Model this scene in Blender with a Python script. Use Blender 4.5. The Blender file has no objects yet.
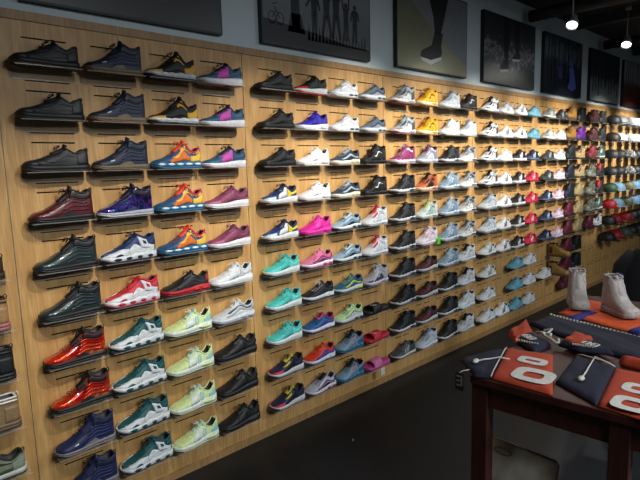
import bpy, bmesh, math, random
from mathutils import Vector, Matrix
random.seed(4)
PI = math.pi
C = bpy.context.scene.collection

# light levels
LP1, TABLEP, AREAP, EXPO = 20, 9, 125, .4
SPOTS = [(-.3, 75), (.55, 130), (1.35, 165), (2.15, 190), (2.95, 215), (3.75, 235), (4.6, 260), (5.5, 340), (6.6, 420)]
SPOTS.append((7.7, 420))
# ------------------------------------------------------------------ materials
def lin(h):
    h = h.lstrip('#'); v = [int(h[i:i+2], 16)/255 for i in (0, 2, 4)]
    return tuple((c/12.92 if c <= .04045 else ((c+.055)/1.055)**2.4) for c in v) + (1,)
MATS = {}
def base_mat(name):
    m = bpy.data.materials.new(name); m.use_nodes = True
    nt = m.node_tree; b = nt.nodes['Principled BSDF']
    return m, nt, b
def mat(hexc, rough=.6, metal=0., var=.10, scale=60, bump=.0, coat=0.):
    key = (hexc, rough, metal, var, scale, bump, coat)
    if key in MATS: return MATS[key]
    m, nt, b = base_mat('surface_%s_%d' % (hexc.strip('#'), len(MATS)))
    c = lin(hexc)
    tc = nt.nodes.new('ShaderNodeTexCoord'); n = nt.nodes.new('ShaderNodeTexNoise')
    n.inputs['Scale'].default_value = scale; n.inputs['Detail'].default_value = 2
    nt.links.new(tc.outputs['Object'], n.inputs['Vector'])
    r = nt.nodes.new('ShaderNodeValToRGB')
    r.color_ramp.elements[0].position = .3; r.color_ramp.elements[1].position = .7
    r.color_ramp.elements[0].color = tuple(x*(1-var) for x in c[:3])+(1,)
    r.color_ramp.elements[1].color = tuple(min(1, x*(1+var)) for x in c[:3])+(1,)
    nt.links.new(n.outputs['Fac'], r.inputs['Fac']); nt.links.new(r.outputs['Color'], b.inputs['Base Color'])
    b.inputs['Roughness'].default_value = rough; b.inputs['Metallic'].default_value = metal
    b.inputs['Coat Weight'].default_value = coat
    if bump:
        bp = nt.nodes.new('ShaderNodeBump'); bp.inputs['Strength'].default_value = bump; bp.inputs['Distance'].default_value = .002
        nt.links.new(n.outputs['Fac'], bp.inputs['Height']); nt.links.new(bp.outputs['Normal'], b.inputs['Normal'])
    MATS[key] = m
    return m
def multi(name, cols, scale=25, rough=.5, metal=0, coat=0, detail=1.5, const=True):
    """several hues spread by a noise: camouflage, foam sheen, printed cloth"""
    if name in MATS: return MATS[name]
    m, nt, b = base_mat(name)
    tc = nt.nodes.new('ShaderNodeTexCoord'); n = nt.nodes.new('ShaderNodeTexNoise')
    n.inputs['Scale'].default_value = scale; n.inputs['Detail'].default_value = detail
    nt.links.new(tc.outputs['Object'], n.inputs['Vector'])
    r = nt.nodes.new('ShaderNodeValToRGB'); cr = r.color_ramp
    if const: cr.interpolation = 'CONSTANT'
    k = len(cols)
    for i, c in enumerate(cols):
        p = .32+.36*i/max(1, k-1) if not const else (.0 if i == 0 else .34+.32*i/k)
        e = cr.elements[i] if i < 2 else cr.elements.new(p)
        e.position = p; e.color = lin(c)
    nt.links.new(n.outputs['Fac'], r.inputs['Fac']); nt.links.new(r.outputs['Color'], b.inputs['Base Color'])
    b.inputs['Roughness'].default_value = rough; b.inputs['Metallic'].default_value = metal; b.inputs['Coat Weight'].default_value = coat
    MATS[name] = m
    return m
def wood_mat(name, a, bcol, cdark, off, rough=.5):
    m, nt, b = base_mat(name)
    N = nt.nodes.new; L = nt.links.new
    tc = N('ShaderNodeTexCoord'); mp = N('ShaderNodeMapping')
    mp.inputs['Location'].default_value = (off, off*.7, off*1.3); mp.inputs['Scale'].default_value = (1, 1, .12)
    L(tc.outputs['Object'], mp.inputs['Vector'])
    n1 = N('ShaderNodeTexNoise'); n1.inputs['Scale'].default_value = 7; n1.inputs['Detail'].default_value = 3; n1.inputs['Distortion'].default_value = .6
    L(mp.outputs['Vector'], n1.inputs['Vector'])
    mul = N('ShaderNodeMath'); mul.operation = 'MULTIPLY'; mul.inputs[1].default_value = 14
    L(n1.outputs['Fac'], mul.inputs[0])
    fr = N('ShaderNodeMath'); fr.operation = 'PINGPONG'; fr.inputs[1].default_value = 1
    L(mul.outputs[0], fr.inputs[0])
    mp2 = N('ShaderNodeMapping'); mp2.inputs['Scale'].default_value = (1, 1, .035); L(tc.outputs['Object'], mp2.inputs['Vector'])
    n2 = N('ShaderNodeTexNoise'); n2.inputs['Scale'].default_value = 220; n2.inputs['Detail'].default_value = 4
    L(mp2.outputs['Vector'], n2.inputs['Vector'])
    r1 = N('ShaderNodeValToRGB'); r1.color_ramp.elements[0].color = lin(a); r1.color_ramp.elements[1].color = lin(bcol)
    r1.color_ramp.elements[0].position = .05; r1.color_ramp.elements[1].position = .8
    L(fr.outputs[0], r1.inputs['Fac'])
    r2 = N('ShaderNodeValToRGB'); r2.color_ramp.elements[0].position = .42; r2.color_ramp.elements[1].position = .62
    r2.color_ramp.elements[0].color = (0, 0, 0, 1); r2.color_ramp.elements[1].color = (.5, .5, .5, 1)
    L(n2.outputs['Fac'], r2.inputs['Fac'])
    mx = N('ShaderNodeMix'); mx.data_type = 'RGBA'
    L(r2.outputs['Color'], mx.inputs[0]); L(r1.outputs['Color'], mx.inputs[6]); mx.inputs[7].default_value = lin(cdark)
    L(mx.outputs[2], b.inputs['Base Color']); b.inputs['Roughness'].default_value = rough
    return m
def clear_mat(name, col, gloss):
    m = bpy.data.materials.new(name); m.use_nodes = True; nt = m.node_tree; nt.nodes.clear()
    o = nt.nodes.new('ShaderNodeOutputMaterial'); mx = nt.nodes.new('ShaderNodeMixShader'); mx.inputs[0].default_value = gloss
    t = nt.nodes.new('ShaderNodeBsdfTransparent'); t.inputs[0].default_value = col
    g = nt.nodes.new('ShaderNodeBsdfPrincipled'); g.inputs['Base Color'].default_value = (.8, .8, .78, 1); g.inputs['Roughness'].default_value = .15
    nt.links.new(t.outputs[0], mx.inputs[1]); nt.links.new(g.outputs[0], mx.inputs[2]); nt.links.new(mx.outputs[0], o.inputs[0])
    return m
ACR = clear_mat('clear_acrylic', (.97, .97, .96, 1), .05)
ACE = clear_mat('acrylic_edge_gleam', (.9, .9, .88, 1), .22)  # whitish mix paints the bright flare along the shelf edges
IRID = multi('iridescent_foam', ['#0c0c2c', '#2c1a5c', '#5a2a8c', '#1c3c8c', '#1a1238', '#0a5a90'], 26, .16, .5, 1, const=False)
REDFOAM = multi('metallic_red_foam', ['#8c0e06', '#c8200c', '#e04a20', '#b81c0c', '#e8a060'], 14, .2, .55, 1, const=False)
MAROON = multi('maroon_foam', ['#3c0e14', '#58161e', '#48121a'], 40, .35, .1, .4, const=False)
GREENFOAM = multi('dark_green_foam', ['#141e20', '#263436', '#1a2628'], 160, .35, .1, .4, const=False)
CAMO = multi('camouflage_cloth', ['#3a4034', '#6e6c58', '#22261e', '#8c8a78'], 45, .8)
GREYCAMO = multi('grey_camouflage_cloth', ['#2a2c30', '#8a8c8c', '#4c5054', '#b8b8b0'], 50, .8)
MULTI = multi('patchwork_upper', ['#e8a418', '#d8501c', '#1c4c74', '#e8b020', '#b8242c'], 22, .55)
FLORAL = multi('black_red_print', ['#14141a', '#5c1620', '#101014', '#7c2a30'], 60, .6)
PALESPOT = multi('pale_mottled_leather', ['#7c8890', '#b4bcc0', '#5c6a78', '#a0aab0'], 60, .5)
def M(k):
    if not isinstance(k, str): return k
    return mat(k, .55, 0, .12, 60)

# ------------------------------------------------------------------ mesh helpers
def mesh_from(name, verts, faces, mi=None, smooth=True):
    me = bpy.data.meshes.new(name); me.from_pydata([tuple(v) for v in verts], [], faces)
    if mi: me.polygons.foreach_set('material_index', mi)
    me.polygons.foreach_set('use_smooth', [smooth]*len(me.polygons))
    bm = bmesh.new(); bm.from_mesh(me); bmesh.ops.remove_doubles(bm, verts=bm.verts, dist=1e-5)
    bmesh.ops.recalc_face_normals(bm, faces=bm.faces); bm.to_mesh(me); bm.free()
    return me
class MB:
    def __init__(s): s.v = []; s.f = []; s.m = []
    def add(s, vs, fs, mi=0):
        o = len(s.v); s.v += [tuple(v) for v in vs]; s.f += [tuple(i+o for i in f) for f in fs]; s.m += [mi]*len(fs); return s
    def box(s, x0, x1, y0, y1, z0, z1, mi=0, T=None, bev=0):
        if bev:
            bm = bmesh.new(); bmesh.ops.create_cube(bm, size=1)
            for v in bm.verts: v.co = Vector(((x0+x1)/2+v.co.x*(x1-x0), (y0+y1)/2+v.co.y*(y1-y0), (z0+z1)/2+v.co.z*(z1-z0)))
            bmesh.ops.bevel(bm, geom=bm.edges[:], offset=bev, segments=2, affect='EDGES', profile=.5)
            bm.verts.index_update()
            vs = [v.co.copy() for v in bm.verts]; fs = [[v.index for v in f.verts] for f in bm.faces]; bm.free()
        else:
            vs = [Vector((x, y, z)) for x in (x0, x1) for y in (y0, y1) for z in (z0, z1)]
            fs = [(0, 1, 3, 2), (4, 6, 7, 5), (0, 4, 5, 1), (2, 3, 7, 6), (0, 2, 6, 4), (1, 5, 7, 3)]
        if T: vs = [T @ v for v in vs]
        return s.add(vs, fs, mi)
    def tube(s, pts, r, n=6, mi=0, caps=True):
        pts = [Vector(p) for p in pts]; vs = []; fs = []; rr = r if isinstance(r, (list, tuple)) else [r]*len(pts)
        ref = None
        for i, p in enumerate(pts):
            d = (pts[min(i+1, len(pts)-1)]-pts[max(i-1, 0)]).normalized()
            if ref is None: ref = d.orthogonal()
            ref = (ref-d*ref.dot(d)).normalized() if (ref-d*ref.dot(d)).length > 1e-6 else d.orthogonal().normalized()
            b = d.cross(ref)
            for k in range(n): a = 2*PI*k/n; vs.append(p+(ref*math.cos(a)+b*math.sin(a))*rr[i])
        for i in range(len(pts)-1):
            for k in range(n): fs.append((i*n+k, i*n+(k+1) % n, (i+1)*n+(k+1) % n, (i+1)*n+k))
        if caps: fs += [tuple(range(n)), tuple((len(pts)-1)*n+k for k in range(n))]
        return s.add(vs, fs, mi)
    def lathe(s, prof, n=20, T=None, mi=0):
        vs = [Vector((r*math.cos(2*PI*k/n), r*math.sin(2*PI*k/n), z)) for r, z in prof for k in range(n)]
        fs = [(i*n+k, i*n+(k+1) % n, (i+1)*n+(k+1) % n, (i+1)*n+k) for i in range(len(prof)-1) for k in range(n)]
        if T: vs = [T @ v for v in vs]
        return s.add(vs, fs, mi)
    def poly(s, pts, y0, y1, mi=0):
        """flat x,z outline thickened along y"""
        n = len(pts)
        vs = [(x, y0, z) for x, z in pts]+[(x, y1, z) for x, z in pts]
        fs = [tuple(range(n)), tuple(range(2*n-1, n-1, -1))]+[(i, (i+1) % n, n+(i+1) % n, n+i) for i in range(n)]
        return s.add(vs, fs, mi)
    def mesh(s, name, smooth=False): return mesh_from(name, s.v, s.f, s.m, smooth)
def obj(name, me, mats, parent=None, override=False):
    o = bpy.data.objects.new(name, me); C.objects.link(o)
    if not isinstance(mats, (list, tuple)): mats = [mats]
    while len(me.materials) < len(mats): me.materials.append(None)
    for i, m in enumerate(mats):
        if override: o.material_slots[i].link = 'OBJECT'; o.material_slots[i].material = M(m)
        else: me.materials[i] = M(m)
    if parent: o.parent = parent
    return o
def tag(o, label=None, cat=None, group=None, kind=None):
    if label: o['label'] = label
    if cat: o['category'] = cat
    if group: o['group'] = group
    if kind: o['kind'] = kind
    return o
def empty(name, loc, rz=0, rot=None):
    o = bpy.data.objects.new(name, None); C.objects.link(o); o.location = loc
    o.rotation_euler = rot if rot else (0, 0, rz); o.empty_display_size = .05; return o
def lerp(a, b, t): return a+(b-a)*t
def sst(a, b, x):
    t = max(0, min(1, (x-a)/(b-a))); return t*t*(3-2*t)
def interp(keys, x):
    """monotone-ish smooth interpolation through key points"""
    if x <= keys[0][0]: return keys[0][1]
    for i in range(len(keys)-1):
        x0, y0 = keys[i]; x1, y1 = keys[i+1]
        if x <= x1:
            def sl(j):
                if j <= 0 or j >= len(keys)-1: return 0 if (0 < j) else (keys[1][1]-keys[0][1])/(keys[1][0]-keys[0][0])
                return (keys[j+1][1]-keys[j-1][1])/(keys[j+1][0]-keys[j-1][0])
            h = x1-x0; t = (x-x0)/h; m0 = sl(i)*h; m1 = sl(i+1)*h
            return (2*t**3-3*t*t+1)*y0+(t**3-2*t*t+t)*m0+(-2*t**3+3*t*t)*y1+(t**3-t*t)*m1
    return keys[-1][1]

# ------------------------------------------------------------------ the room
WLX0, WLX1 = -2.6, 10.5
def struct(name, me, mats): o = obj(name, me, mats); o['kind'] = 'structure'; return o
FLOOR_M, nt, b = base_mat('dark_floor')
tc = nt.nodes.new('ShaderNodeTexCoord'); n = nt.nodes.new('ShaderNodeTexNoise'); n.inputs['Scale'].default_value = 9; n.inputs['Detail'].default_value = 6
r = nt.nodes.new('ShaderNodeValToRGB'); r.color_ramp.elements[0].color = lin('#0c0d0f'); r.color_ramp.elements[1].color = lin('#1f2125')
nt.links.new(tc.outputs['Object'], n.inputs['Vector']); nt.links.new(n.outputs['Fac'], r.inputs['Fac']); nt.links.new(r.outputs['Color'], b.inputs['Base Color'])
b.inputs['Roughness'].default_value = .55
struct('floor', MB().box(WLX0, WLX1, -6, .1, -.1, 0).mesh('floor'), FLOOR_M)
CEILM = mat('#17191b', .9)
struct('ceiling', MB().box(WLX0, WLX1, -6, .1, 3.19, 3.3).mesh('ceiling'), CEILM)
PAINT = mat('#c6d2d4', .8, 0, .03, 3)
struct('wall_back', MB().box(WLX0, WLX1, .012, .12, 0, 3.19).mesh('wall_back'), PAINT)
DARKW = mat('#2a2b2c', .9)
struct('wall_left', MB().box(WLX0-.1, WLX0, -6, .1, 0, 3.19).mesh('wall_left'), DARKW)
struct('wall_right', MB().box(WLX1, WLX1+.1, -6, .1, 0, 3.19).mesh('wall_right'), DARKW)
struct('wall_front', MB().box(WLX0, WLX1, -6.1, -6, 0, 3.19).mesh('wall_front'), DARKW)

NR, PITCH, Z0 = 10, .218, 2.112
PW = 1.22
def colx(p, c): return PW*(p-1)+.17+.283*(c-1)
def rowz(r): return Z0-PITCH*r+.0005*r*r
SLOTM = mat('#2a1a0e', .9)
panel_desc = ['light oak wall panel cut off by the left edge', 'light oak slotted wall panel behind the dark and red foam shoes',
    'light oak slotted wall panel behind the aqua and hot pink shoes', 'light oak slotted wall panel behind the two yellow high tops',
    'light oak slotted wall panel behind the striped white shoes', 'light oak slotted wall panel behind the purple boot and tan boots',
    'light oak slotted wall panel where shoes give way to caps', 'light oak slotted wall panel behind the pale blue caps',
    'light oak wall panel past the last caps']
for p in range(0, 9):
    x0 = PW*(p-1)+.002; x1 = PW*p-.002
    xs = [x0]
    for c in range(4):
        a = PW*(p-1)+.11+.281*c; g = .0008 if p < 3 else .012
        xs += [a, a+.088-g, a+.088+g, a+.178]
    xs.append(x1)
    zs = [0]
    for r_ in range(NR-1, -1, -1):
        zb_ = rowz(r_)-.0515; z = rowz(r_)+.123
        zs += [zb_, zb_+.0045, z, z+.0062]
    zs.append(2.336)
    mb = MB()
    for i in range(len(xs)-1):
        for j in range(len(zs)-1):
            a, b2, c0, d = xs[i], xs[i+1], zs[j], zs[j+1]
            if i % 2 == 1 and j % 2 == 1 and not (p == 0 and i > 6):
                y = .010
                mb.add([(a, y, c0), (b2, y, c0), (b2, y, d), (a, y, d)], [(0, 1, 2, 3)], 1)
                mb.add([(a, 0, c0), (b2, 0, c0), (b2, 0, d), (a, 0, d), (a, y, c0), (b2, y, c0), (b2, y, d), (a, y, d)],
                       [(0, 1, 5, 4), (1, 2, 6, 5), (2, 3, 7, 6), (3, 0, 4, 7)], 1)
            else:
                mb.add([(a, 0, c0), (b2, 0, c0), (b2, 0, d), (a, 0, d)], [(0, 1, 2, 3)], 0)
    mb.add([(x0, 0, 0), (x0, .0115, 0), (x0, .0115, 2.336), (x0, 0, 2.336)], [(0, 1, 2, 3)], 0)
    mb.add([(x1, 0, 0), (x1, .0115, 0), (x1, .0115, 2.336), (x1, 0, 2.336)], [(0, 1, 2, 3)], 0)
    mb.add([(x0, 0, 2.336), (x1, 0, 2.336), (x1, .0115, 2.336), (x0, .0115, 2.336)], [(0, 1, 2, 3)], 0)
    W = wood_mat('light_oak_%d' % p, '#cfa468', '#be9258', '#a07642', p*3.7)
    tag(obj('wall_panel', mb.mesh('wall_panel'), [W, SLOTM]), panel_desc[p], 'wall panel', 'oak display wall panels')
TRW = wood_mat('oak_trim', '#b08a5a', '#a07c4c', '#7c5a36', 9)
struct('trim_1', MB().box(-PW, PW*8, -.008, .0, 2.306, 2.343).mesh('trim_1'), TRW)
struct('trim_2', MB().box(-PW, PW*8, -.008, .0, 0.0, .045).mesh('trim_2'), TRW)

# ------------------------------------------------------------------ shoe geometry
L = .272
class Shoe:
    def __init__(s, top, z0, wk=None, rim=.80, open0=.50, tip=.5, wscale=1.):
        open0 = open0+.085
        top = [(x+.09*math.exp(-((x-.55)/.22)**2) if x < 1 else x, z) for x, z in top]
        s.top = top; s.z0k = z0; s.rim = rim; s.open0 = open0; s.tip = tip
        s.wk = wk or [(0, .043), (.15, .046), (.3, .047), (.45, .042), (.6, .036), (.8, .035), (1, .035)]; s.ws = wscale
    def w(s, x):
        e = 1.
        if x < .13: e = math.sqrt(max(0, 1-((.13-x)/.13)**2))
        if x > .9: e = math.sqrt(max(0, 1-((x-.9)/.1)**2))
        return interp(s.wk, x)*e*s.ws
    def z0(s, x): return interp(s.z0k, x)
    def H(s, x):
        h = interp(s.top, x)-s.z0(x)
        if x < .08: h *= s.tip+(1-s.tip)*math.sqrt(max(0, 1-((.08-x)/.08)**2))
        return h
    def S(s, side, x, u, off=0):
        w = s.w(x); H = s.H(x); z0 = s.z0(x)-.004
        o = sst(s.open0, s.open0+.06, x)*(1-sst(.91, .965, x))
        K = [0, .2, .45, .7, .85, 1]
        ya = [1, 1.04, .88, .52, .27, 0]; za = [0, .36, .72, .94, .99, 1]
        yb = [1, .99, .90, s.rim, s.rim*.72, 0]; zb = [0, .36, .70, 1, .86, .38]
        if x > .9: ya = [1, 1, .96, s.rim, .4, 0]; za = [0, .36, .7, 1, 1, 1]
        yy = [(K[i], lerp(ya[i], yb[i], o)) for i in range(6)]; zz = [(K[i], lerp(za[i], zb[i], o)) for i in range(6)]
        y = interp(yy, u)*w; z = z0+interp(zz, u)*H
        P = Vector(((x-.5)*L, side*y, z))
        if off:
            e = .01
            x1, x2 = max(0, x-e), min(1, x+e); u1, u2 = max(0, u-.03), min(1, u+.03)
            dx = s.S(side, x2, u)-s.S(side, x1, u); du = s.S(side, x, u2)-s.S(side, x, u1)
            n = dx.cross(du)*side
            if x < .02: n += Vector((-1e-4, 0, 0))
            if n.length > 1e-9:
                n.normalize()
                if n.y*side < -.3 and u < .6: n = -n
                P += n*off
        return P
    def upper(s):
        NS, NU = 30, 14
        xs = [.5-.5*math.cos(PI*i/NS) for i in range(NS+1)]
        us = [i/NU for i in range(NU+1)]
        vs = []; fs = []; mi = []
        row = [(1, u) for u in us]+[(-1, u) for u in reversed(us[:-1])]
        R = len(row)
        for x in xs:
            for sd, u in row: vs.append(s.S(sd, x, u))
        for i in range(NS):
            for j in range(R-1):
                fs.append((i*R+j, i*R+j+1, (i+1)*R+j+1, (i+1)*R+j))
                inner = .74 < (row[j][1]+row[j+1][1])/2 and s.open0+.03 < (xs[i]+xs[i+1])/2 < .95
                mi.append(1 if inner else 0)
        return mesh_from('upper', vs, fs, mi)
    def patch(s, mb, x0, x1, ul, uh, off=.0018, n=12, k=5, sides=(1, -1), skew=0):
        for sd in sides:
            vs = []; fs = []
            A = [x0]+[lerp(x0, x1, i/n) for i in range(n+1)]+[x1]
            B = [0]+[i/k for i in range(k+1)]+[1]
            for i, x in enumerate(A):
                for j, t in enumerate(B):
                    edge = i in (0, len(A)-1) or j in (0, len(B)-1)
                    a = ul(x) if callable(ul) else ul; b_ = uh(x) if callable(uh) else uh
                    u = lerp(a, b_, t)
                    vs.append(s.S(sd, max(0, min(1, x+skew*(u-a))), u, -.001 if edge else off))
            m = len(B)
            for i in range(len(A)-1):
                for j in range(m-1): fs.append((i*m+j, i*m+j+1, (i+1)*m+j+1, (i+1)*m+j))
            mb.add(vs, fs)
        return mb
    def sole(s, zlo, zhi, out=.004, bulge=.002, wave=0, nw=5, bottom=.0):
        """a closed band under the upper from zlo(x) to zhi(x)"""
        NS = 34; xs = [.5-.5*math.cos(PI*i/NS) for i in range(NS+1)]
        vs = []; fs = []
        prof = [(1, 0, -.002), (1, .06, 0), (1, .5, 1), (1, 1, 0), (.8, 1, 0)]
        full = [(1, a) for a in prof]+[(-1, a) for a in reversed(prof)]
        R = len(full)
        for x in xs:
            w = s.w(x)+out*min(1, s.w(x)/.02+.25); a = zlo(x); b_ = zhi(x)+wave*math.sin(2*PI*nw*x)
            ex = (.004 if x > .5 else -.004)*abs(2*x-1)**3
            for sd, (yy, t, bl) in full:
                vs.append(Vector(((x-.5)*L+ex, sd*(yy*w+(bulge*bl if bl > 0 else bl)), lerp(a, b_, t))))
        for i in range(NS):
            for j in range(R): fs.append((i*R+j, i*R+(j+1) % R, (i+1)*R+(j+1) % R, (i+1)*R+j))
        fs += [tuple(range(R)), tuple(NS*R+j for j in range(R))]
        return mesh_from('sole', vs, fs)
    def sole_patch(s, mb, x0, x1, z0f, z1f, out, n=8, sides=(-1,)):
        """small raised insert on the outer side of the midsole"""
        for sd in sides:
            vs = []; fs = []
            for i in range(n+1):
                x = lerp(x0, x1, i/n); e = math.sin(PI*i/n)**.6 if 0 < i < n else 0
                w = s.w(x)+out; a, b_ = z0f, z1f; m = (a+b_)/2
                for t, q in ((-1, -.003), (-1, 0), (1, 0), (1, -.003)): vs.append(((x-.5)*L, sd*(w+q), m+t*e*(b_-a)/2))
            for i in range(n):
                for j in range(3): fs.append((i*4+j, i*4+j+1, i*4+j+5, i*4+j+4))
            mb.add(vs, fs)
        return mb
    def tongue(s, rise=.02, wid=.021, s0=.42):
        vs = []; fs = []; N = 7; K = 6; c = s.open0+.02
        cl = []
        for i in range(N+1):
            t = i/N; x = lerp(s0, c, min(1, t*1.5)); P = s.S(1, x, 1)
            P.z = max(P.z, lerp(interp(s.top, s0), interp(s.top, s.open0), min(1, t*1.5)))+.004
            if t*1.5 > 1: q = (t*1.5-1)/.5; P = Vector(((c-.5)*L+.006*q, 0, interp(s.top, s.open0)+.004+rise*q))
            cl.append(P)
        for th in (0, 1):
            for i, P in enumerate(cl):
                for k in range(K+1):
                    a = (k/K-.5)*2
                    vs.append((P.x+.006*a*a+(.006 if th else 0), a*wid*(1-.15*(i == N)), P.z-.007*a*a-(.003 if th else 0)))
        m = K+1; T = (N+1)*m
        for i in range(N):
            for k in range(K):
                q = (i*m+k, i*m+k+1, (i+1)*m+k+1, (i+1)*m+k); fs.append(q); fs.append(tuple(T+v for v in reversed(q)))
        for k in range(K): fs.append((N*m+k, N*m+k+1, T+N*m+k+1, T+N*m+k))
        for i in range(N):
            for k in (0, K): fs.append((i*m+k, (i+1)*m+k, T+(i+1)*m+k, T+i*m+k))
        return mesh_from('tongue', vs, fs)
    def laces(s, x0=.3, x1=.5, n=5, bow=True, r=.0022):
        mb = MB()
        for i in range(n):
            x = lerp(x0, x1, i/(n-1)); pts = []
            for sd, u in ((1, .58), (1, .72), (1, .86), (1, 1), (-1, .86), (-1, .72), (-1, .58)):
                P = s.S(sd, min(x, s.open0-.005), u, .003); P.z += .004 if u > .8 else .0005; P.x += (.006 if sd > 0 else -.002)*(u-.58)
                pts.append(P)
            mb.tube(pts, r, 5)
        if bow:
            T = interp(s.top, s.open0)+.008; X = (s.open0-.515)*L
            for sd in (1, -1):
                mb.tube([(X, 0, T), (X-.006, sd*.012, T+.007), (X-.014, sd*.024, T+.002), (X-.02, sd*.026, T-.008), (X-.01, sd*.014, T-.004), (X, 0, T)], r*1.1, 5)
                mb.tube([(X, 0, T), (X-.012, sd*.01, T-.004), (X-.022, sd*.02, T-.018)], r, 5)
        return mb.mesh('laces', True)
    def heel_loop(s, up=.012):
        T = interp(s.top, .98); X = .485*L
        mb = MB()
        for sd in (-1, 1):
            pass
        mb.tube([(X-.012, 0, T-.012), (X-.006, 0, T+up*.6), (X+.002, 0, T+up), (X+.006, 0, T+up*.3), (X+.002, 0, T-.02)], .0028, 5)
        return mb.mesh('pull_tab', True)
    def collar(s, a=None):
        """padded ring round the foot opening"""
        a = a or s.open0+.03; N = 14; pts = []
        for i in range(N+1): x = lerp(a, .955, i/N); pts.append(s.S(1, x, .7))
        for i in range(N+1): x = lerp(.955, a, i/N); pts.append(s.S(-1, x, .7))
        return MB().tube(pts, .0048, 6).mesh('collar', True)

TYPES = {}
def deftype(name, sh, parts):
    out = []
    for p in parts: out += p if isinstance(p, list) else [p]
    TYPES[name] = (sh, out)
def common(sh, soleh, thick=.008, wave=0, nw=5, rise=.02, laces=(.32, .57, 6), loop=True, out=.004, bow=True):
    toe = lambda x: .012*(1-sst(0, .2, x))
    P = [('upper', sh.upper(), ('u', 'lin')),
         ('outsole', sh.sole(lambda x: toe(x), lambda x: toe(x)+thick, out-.001), ('out',)),
         ('midsole', sh.sole(lambda x: toe(x)+thick-.001, lambda x: sh.z0(x)+soleh, out, .002, wave, nw), ('mid',)),
         ('tongue', sh.tongue(rise), ('tng',)),
         ('laces', sh.laces(*laces, bow=bow), ('lace',)),
         ('collar', sh.collar(), ('col',))]
    if loop: P.append(('pull_tab', sh.heel_loop(), ('tab',)))
    return P
BOTH = None
def inserts(name, sh, role, spans, z0, z1, out, side=-1):
    return [(name, sh.sole_patch(MB(), a, b_, z0, z1, out, sides=(side,)).mesh(name, True), (role,)) for a, b_ in spans]
def patchpart(name, sh, role, *specs, **kw):
    out = []
    for sp in specs:
        if sp[0] <= .02 or sp[1] >= .99: out.append((name, sh.patch(MB(), *sp, **kw).mesh(name, True), (role,)))
        else:
            for sd in ((-1, 1) if sh is BOTH else (-1,)): out.append((name, sh.patch(MB(), *sp, sides=(sd,), **kw).mesh(name, True), (role,)))
    return out
def swoosh(sh, x0=.3, x1=.9, um=.30, amp=.26, th=.13, role='logo'):
    def c(x): t = (x-x0)/(x1-x0); return um-.10*math.sin(PI*min(1, t*2.2))*(1 if t < .45 else 1)+amp*t**1.4*.9
    def lo(x): t = (x-x0)/(x1-x0); return max(.02, c(x)-th*.5*math.sin(PI*min(1, (t+.02)**.55)))
    def hi(x): t = (x-x0)/(x1-x0); return c(x)+th*.5*math.sin(PI*min(1, (t+.02)**.55))
    return patchpart('side_logo', sh, role, (x0, x1, lo, hi), off=.0035)
def eyestay(sh, role='pan', x0=.27, x1=.53, a=.42, b=.66):
    return patchpart('lace_guard', sh, role, (x0, x1, lambda x: lerp(b-.08, a, sst(x0, x0+.1, x)), b), off=.0022)

# court low: smooth leather low top
S1 = Shoe([(0, .046), (.07, .058), (.2, .067), (.33, .084), (.46, .108), (.54, .12), (.62, .106), (.78, .092), (.92, .114), (1, .108)], [(0, .034), (.2, .030), (.7, .031), (1, .034)])
deftype('court_low', S1, common(S1, 0, .009)+[patchpart('toe_cap', S1, 'toe', (0, .2, 0, .42)), patchpart('heel_counter', S1, 'heel', (.8, 1, 0, .62)),
    eyestay(S1), patchpart('foxing', S1, 'fox', (.2, .82, 0, lambda x: .16+.06*math.sin(9*x))), swoosh(S1)])
# foam mid basketball shoe
S2 = Shoe([(0, .044), (.07, .054), (.2, .066), (.33, .09), (.44, .122), (.52, .156), (.58, .162), (.72, .146), (.86, .146), (.95, .16), (1, .152)], [(0, .026), (.2, .022), (.5, .024), (1, .03)], rim=.86, open0=.5)
deftype('foam_mid', S2, common(S2, .002, .01, rise=.03, laces=(.30, .58, 8), loop=True)+[
    [('foam_rib', S2.patch(MB(), .45+.025*k, .9-.01*k, lambda x, k=k: .12+.10*k, lambda x, k=k: .16+.10*k, off=.0032, n=8, k=2, sides=(-1,)).mesh('foam_rib', True), ('pan',)) for k in range(4)],
    patchpart('throat_cover', S2, 'fox', (.2, .6, lambda x: .66-.7*(x-.2), .98), (.6, .93, .46, .69)),
    patchpart('shank_plate', S2, 'plate', (.4, .7, 0, lambda x: .02+.12*math.sin(PI*(x-.4)/.3))),
    patchpart('toe_logo', S2, 'logo', (.26, .33, .30, .36), off=.003, n=4, k=2)])
# speed turf trainer
S3 = Shoe([(0, .046), (.07, .054), (.2, .066), (.33, .09), (.44, .118), (.52, .142), (.58, .144), (.72, .126), (.86, .124), (.95, .14), (1, .13)], [(0, .030), (.15, .032), (.35, .032), (.6, .04), (1, .045)], rim=.86)
deftype('turf_trainer', S3, common(S3, .001, .007, .003, 4, rise=.014, laces=(.30, .58, 7))+[
    patchpart('mudguard', S3, 'toe', (0, .45, 0, lambda x: .78-.9*x+.05*math.sin(26*x)), off=.003), patchpart('side_panel', S3, 'toe', (.42, .94, 0, lambda x: .30+.08*math.sin(24*x+1)), off=.003),
    patchpart('ankle_strap', S3, 'toe', (.70, .86, .15, .66), off=.0035, n=5, skew=-.14), inserts('sole_insert', S3, 'acc', ((.16, .30), (.38, .50), (.60, .70), (.80, .9)), .010, .026, .0085),
    patchpart('ankle_badge', S3, 'acc', (.74, .8, .36, .52), off=.005, n=4, k=3, skew=-.1), patchpart('side_vent', S3, 'acc', (.2, .34, .10, lambda x: .10+.14*math.sin(PI*(x-.2)/.14)), off=.005),
    patchpart('heel_counter', S3, 'heel', (.86, 1, .05, .5))])
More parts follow.
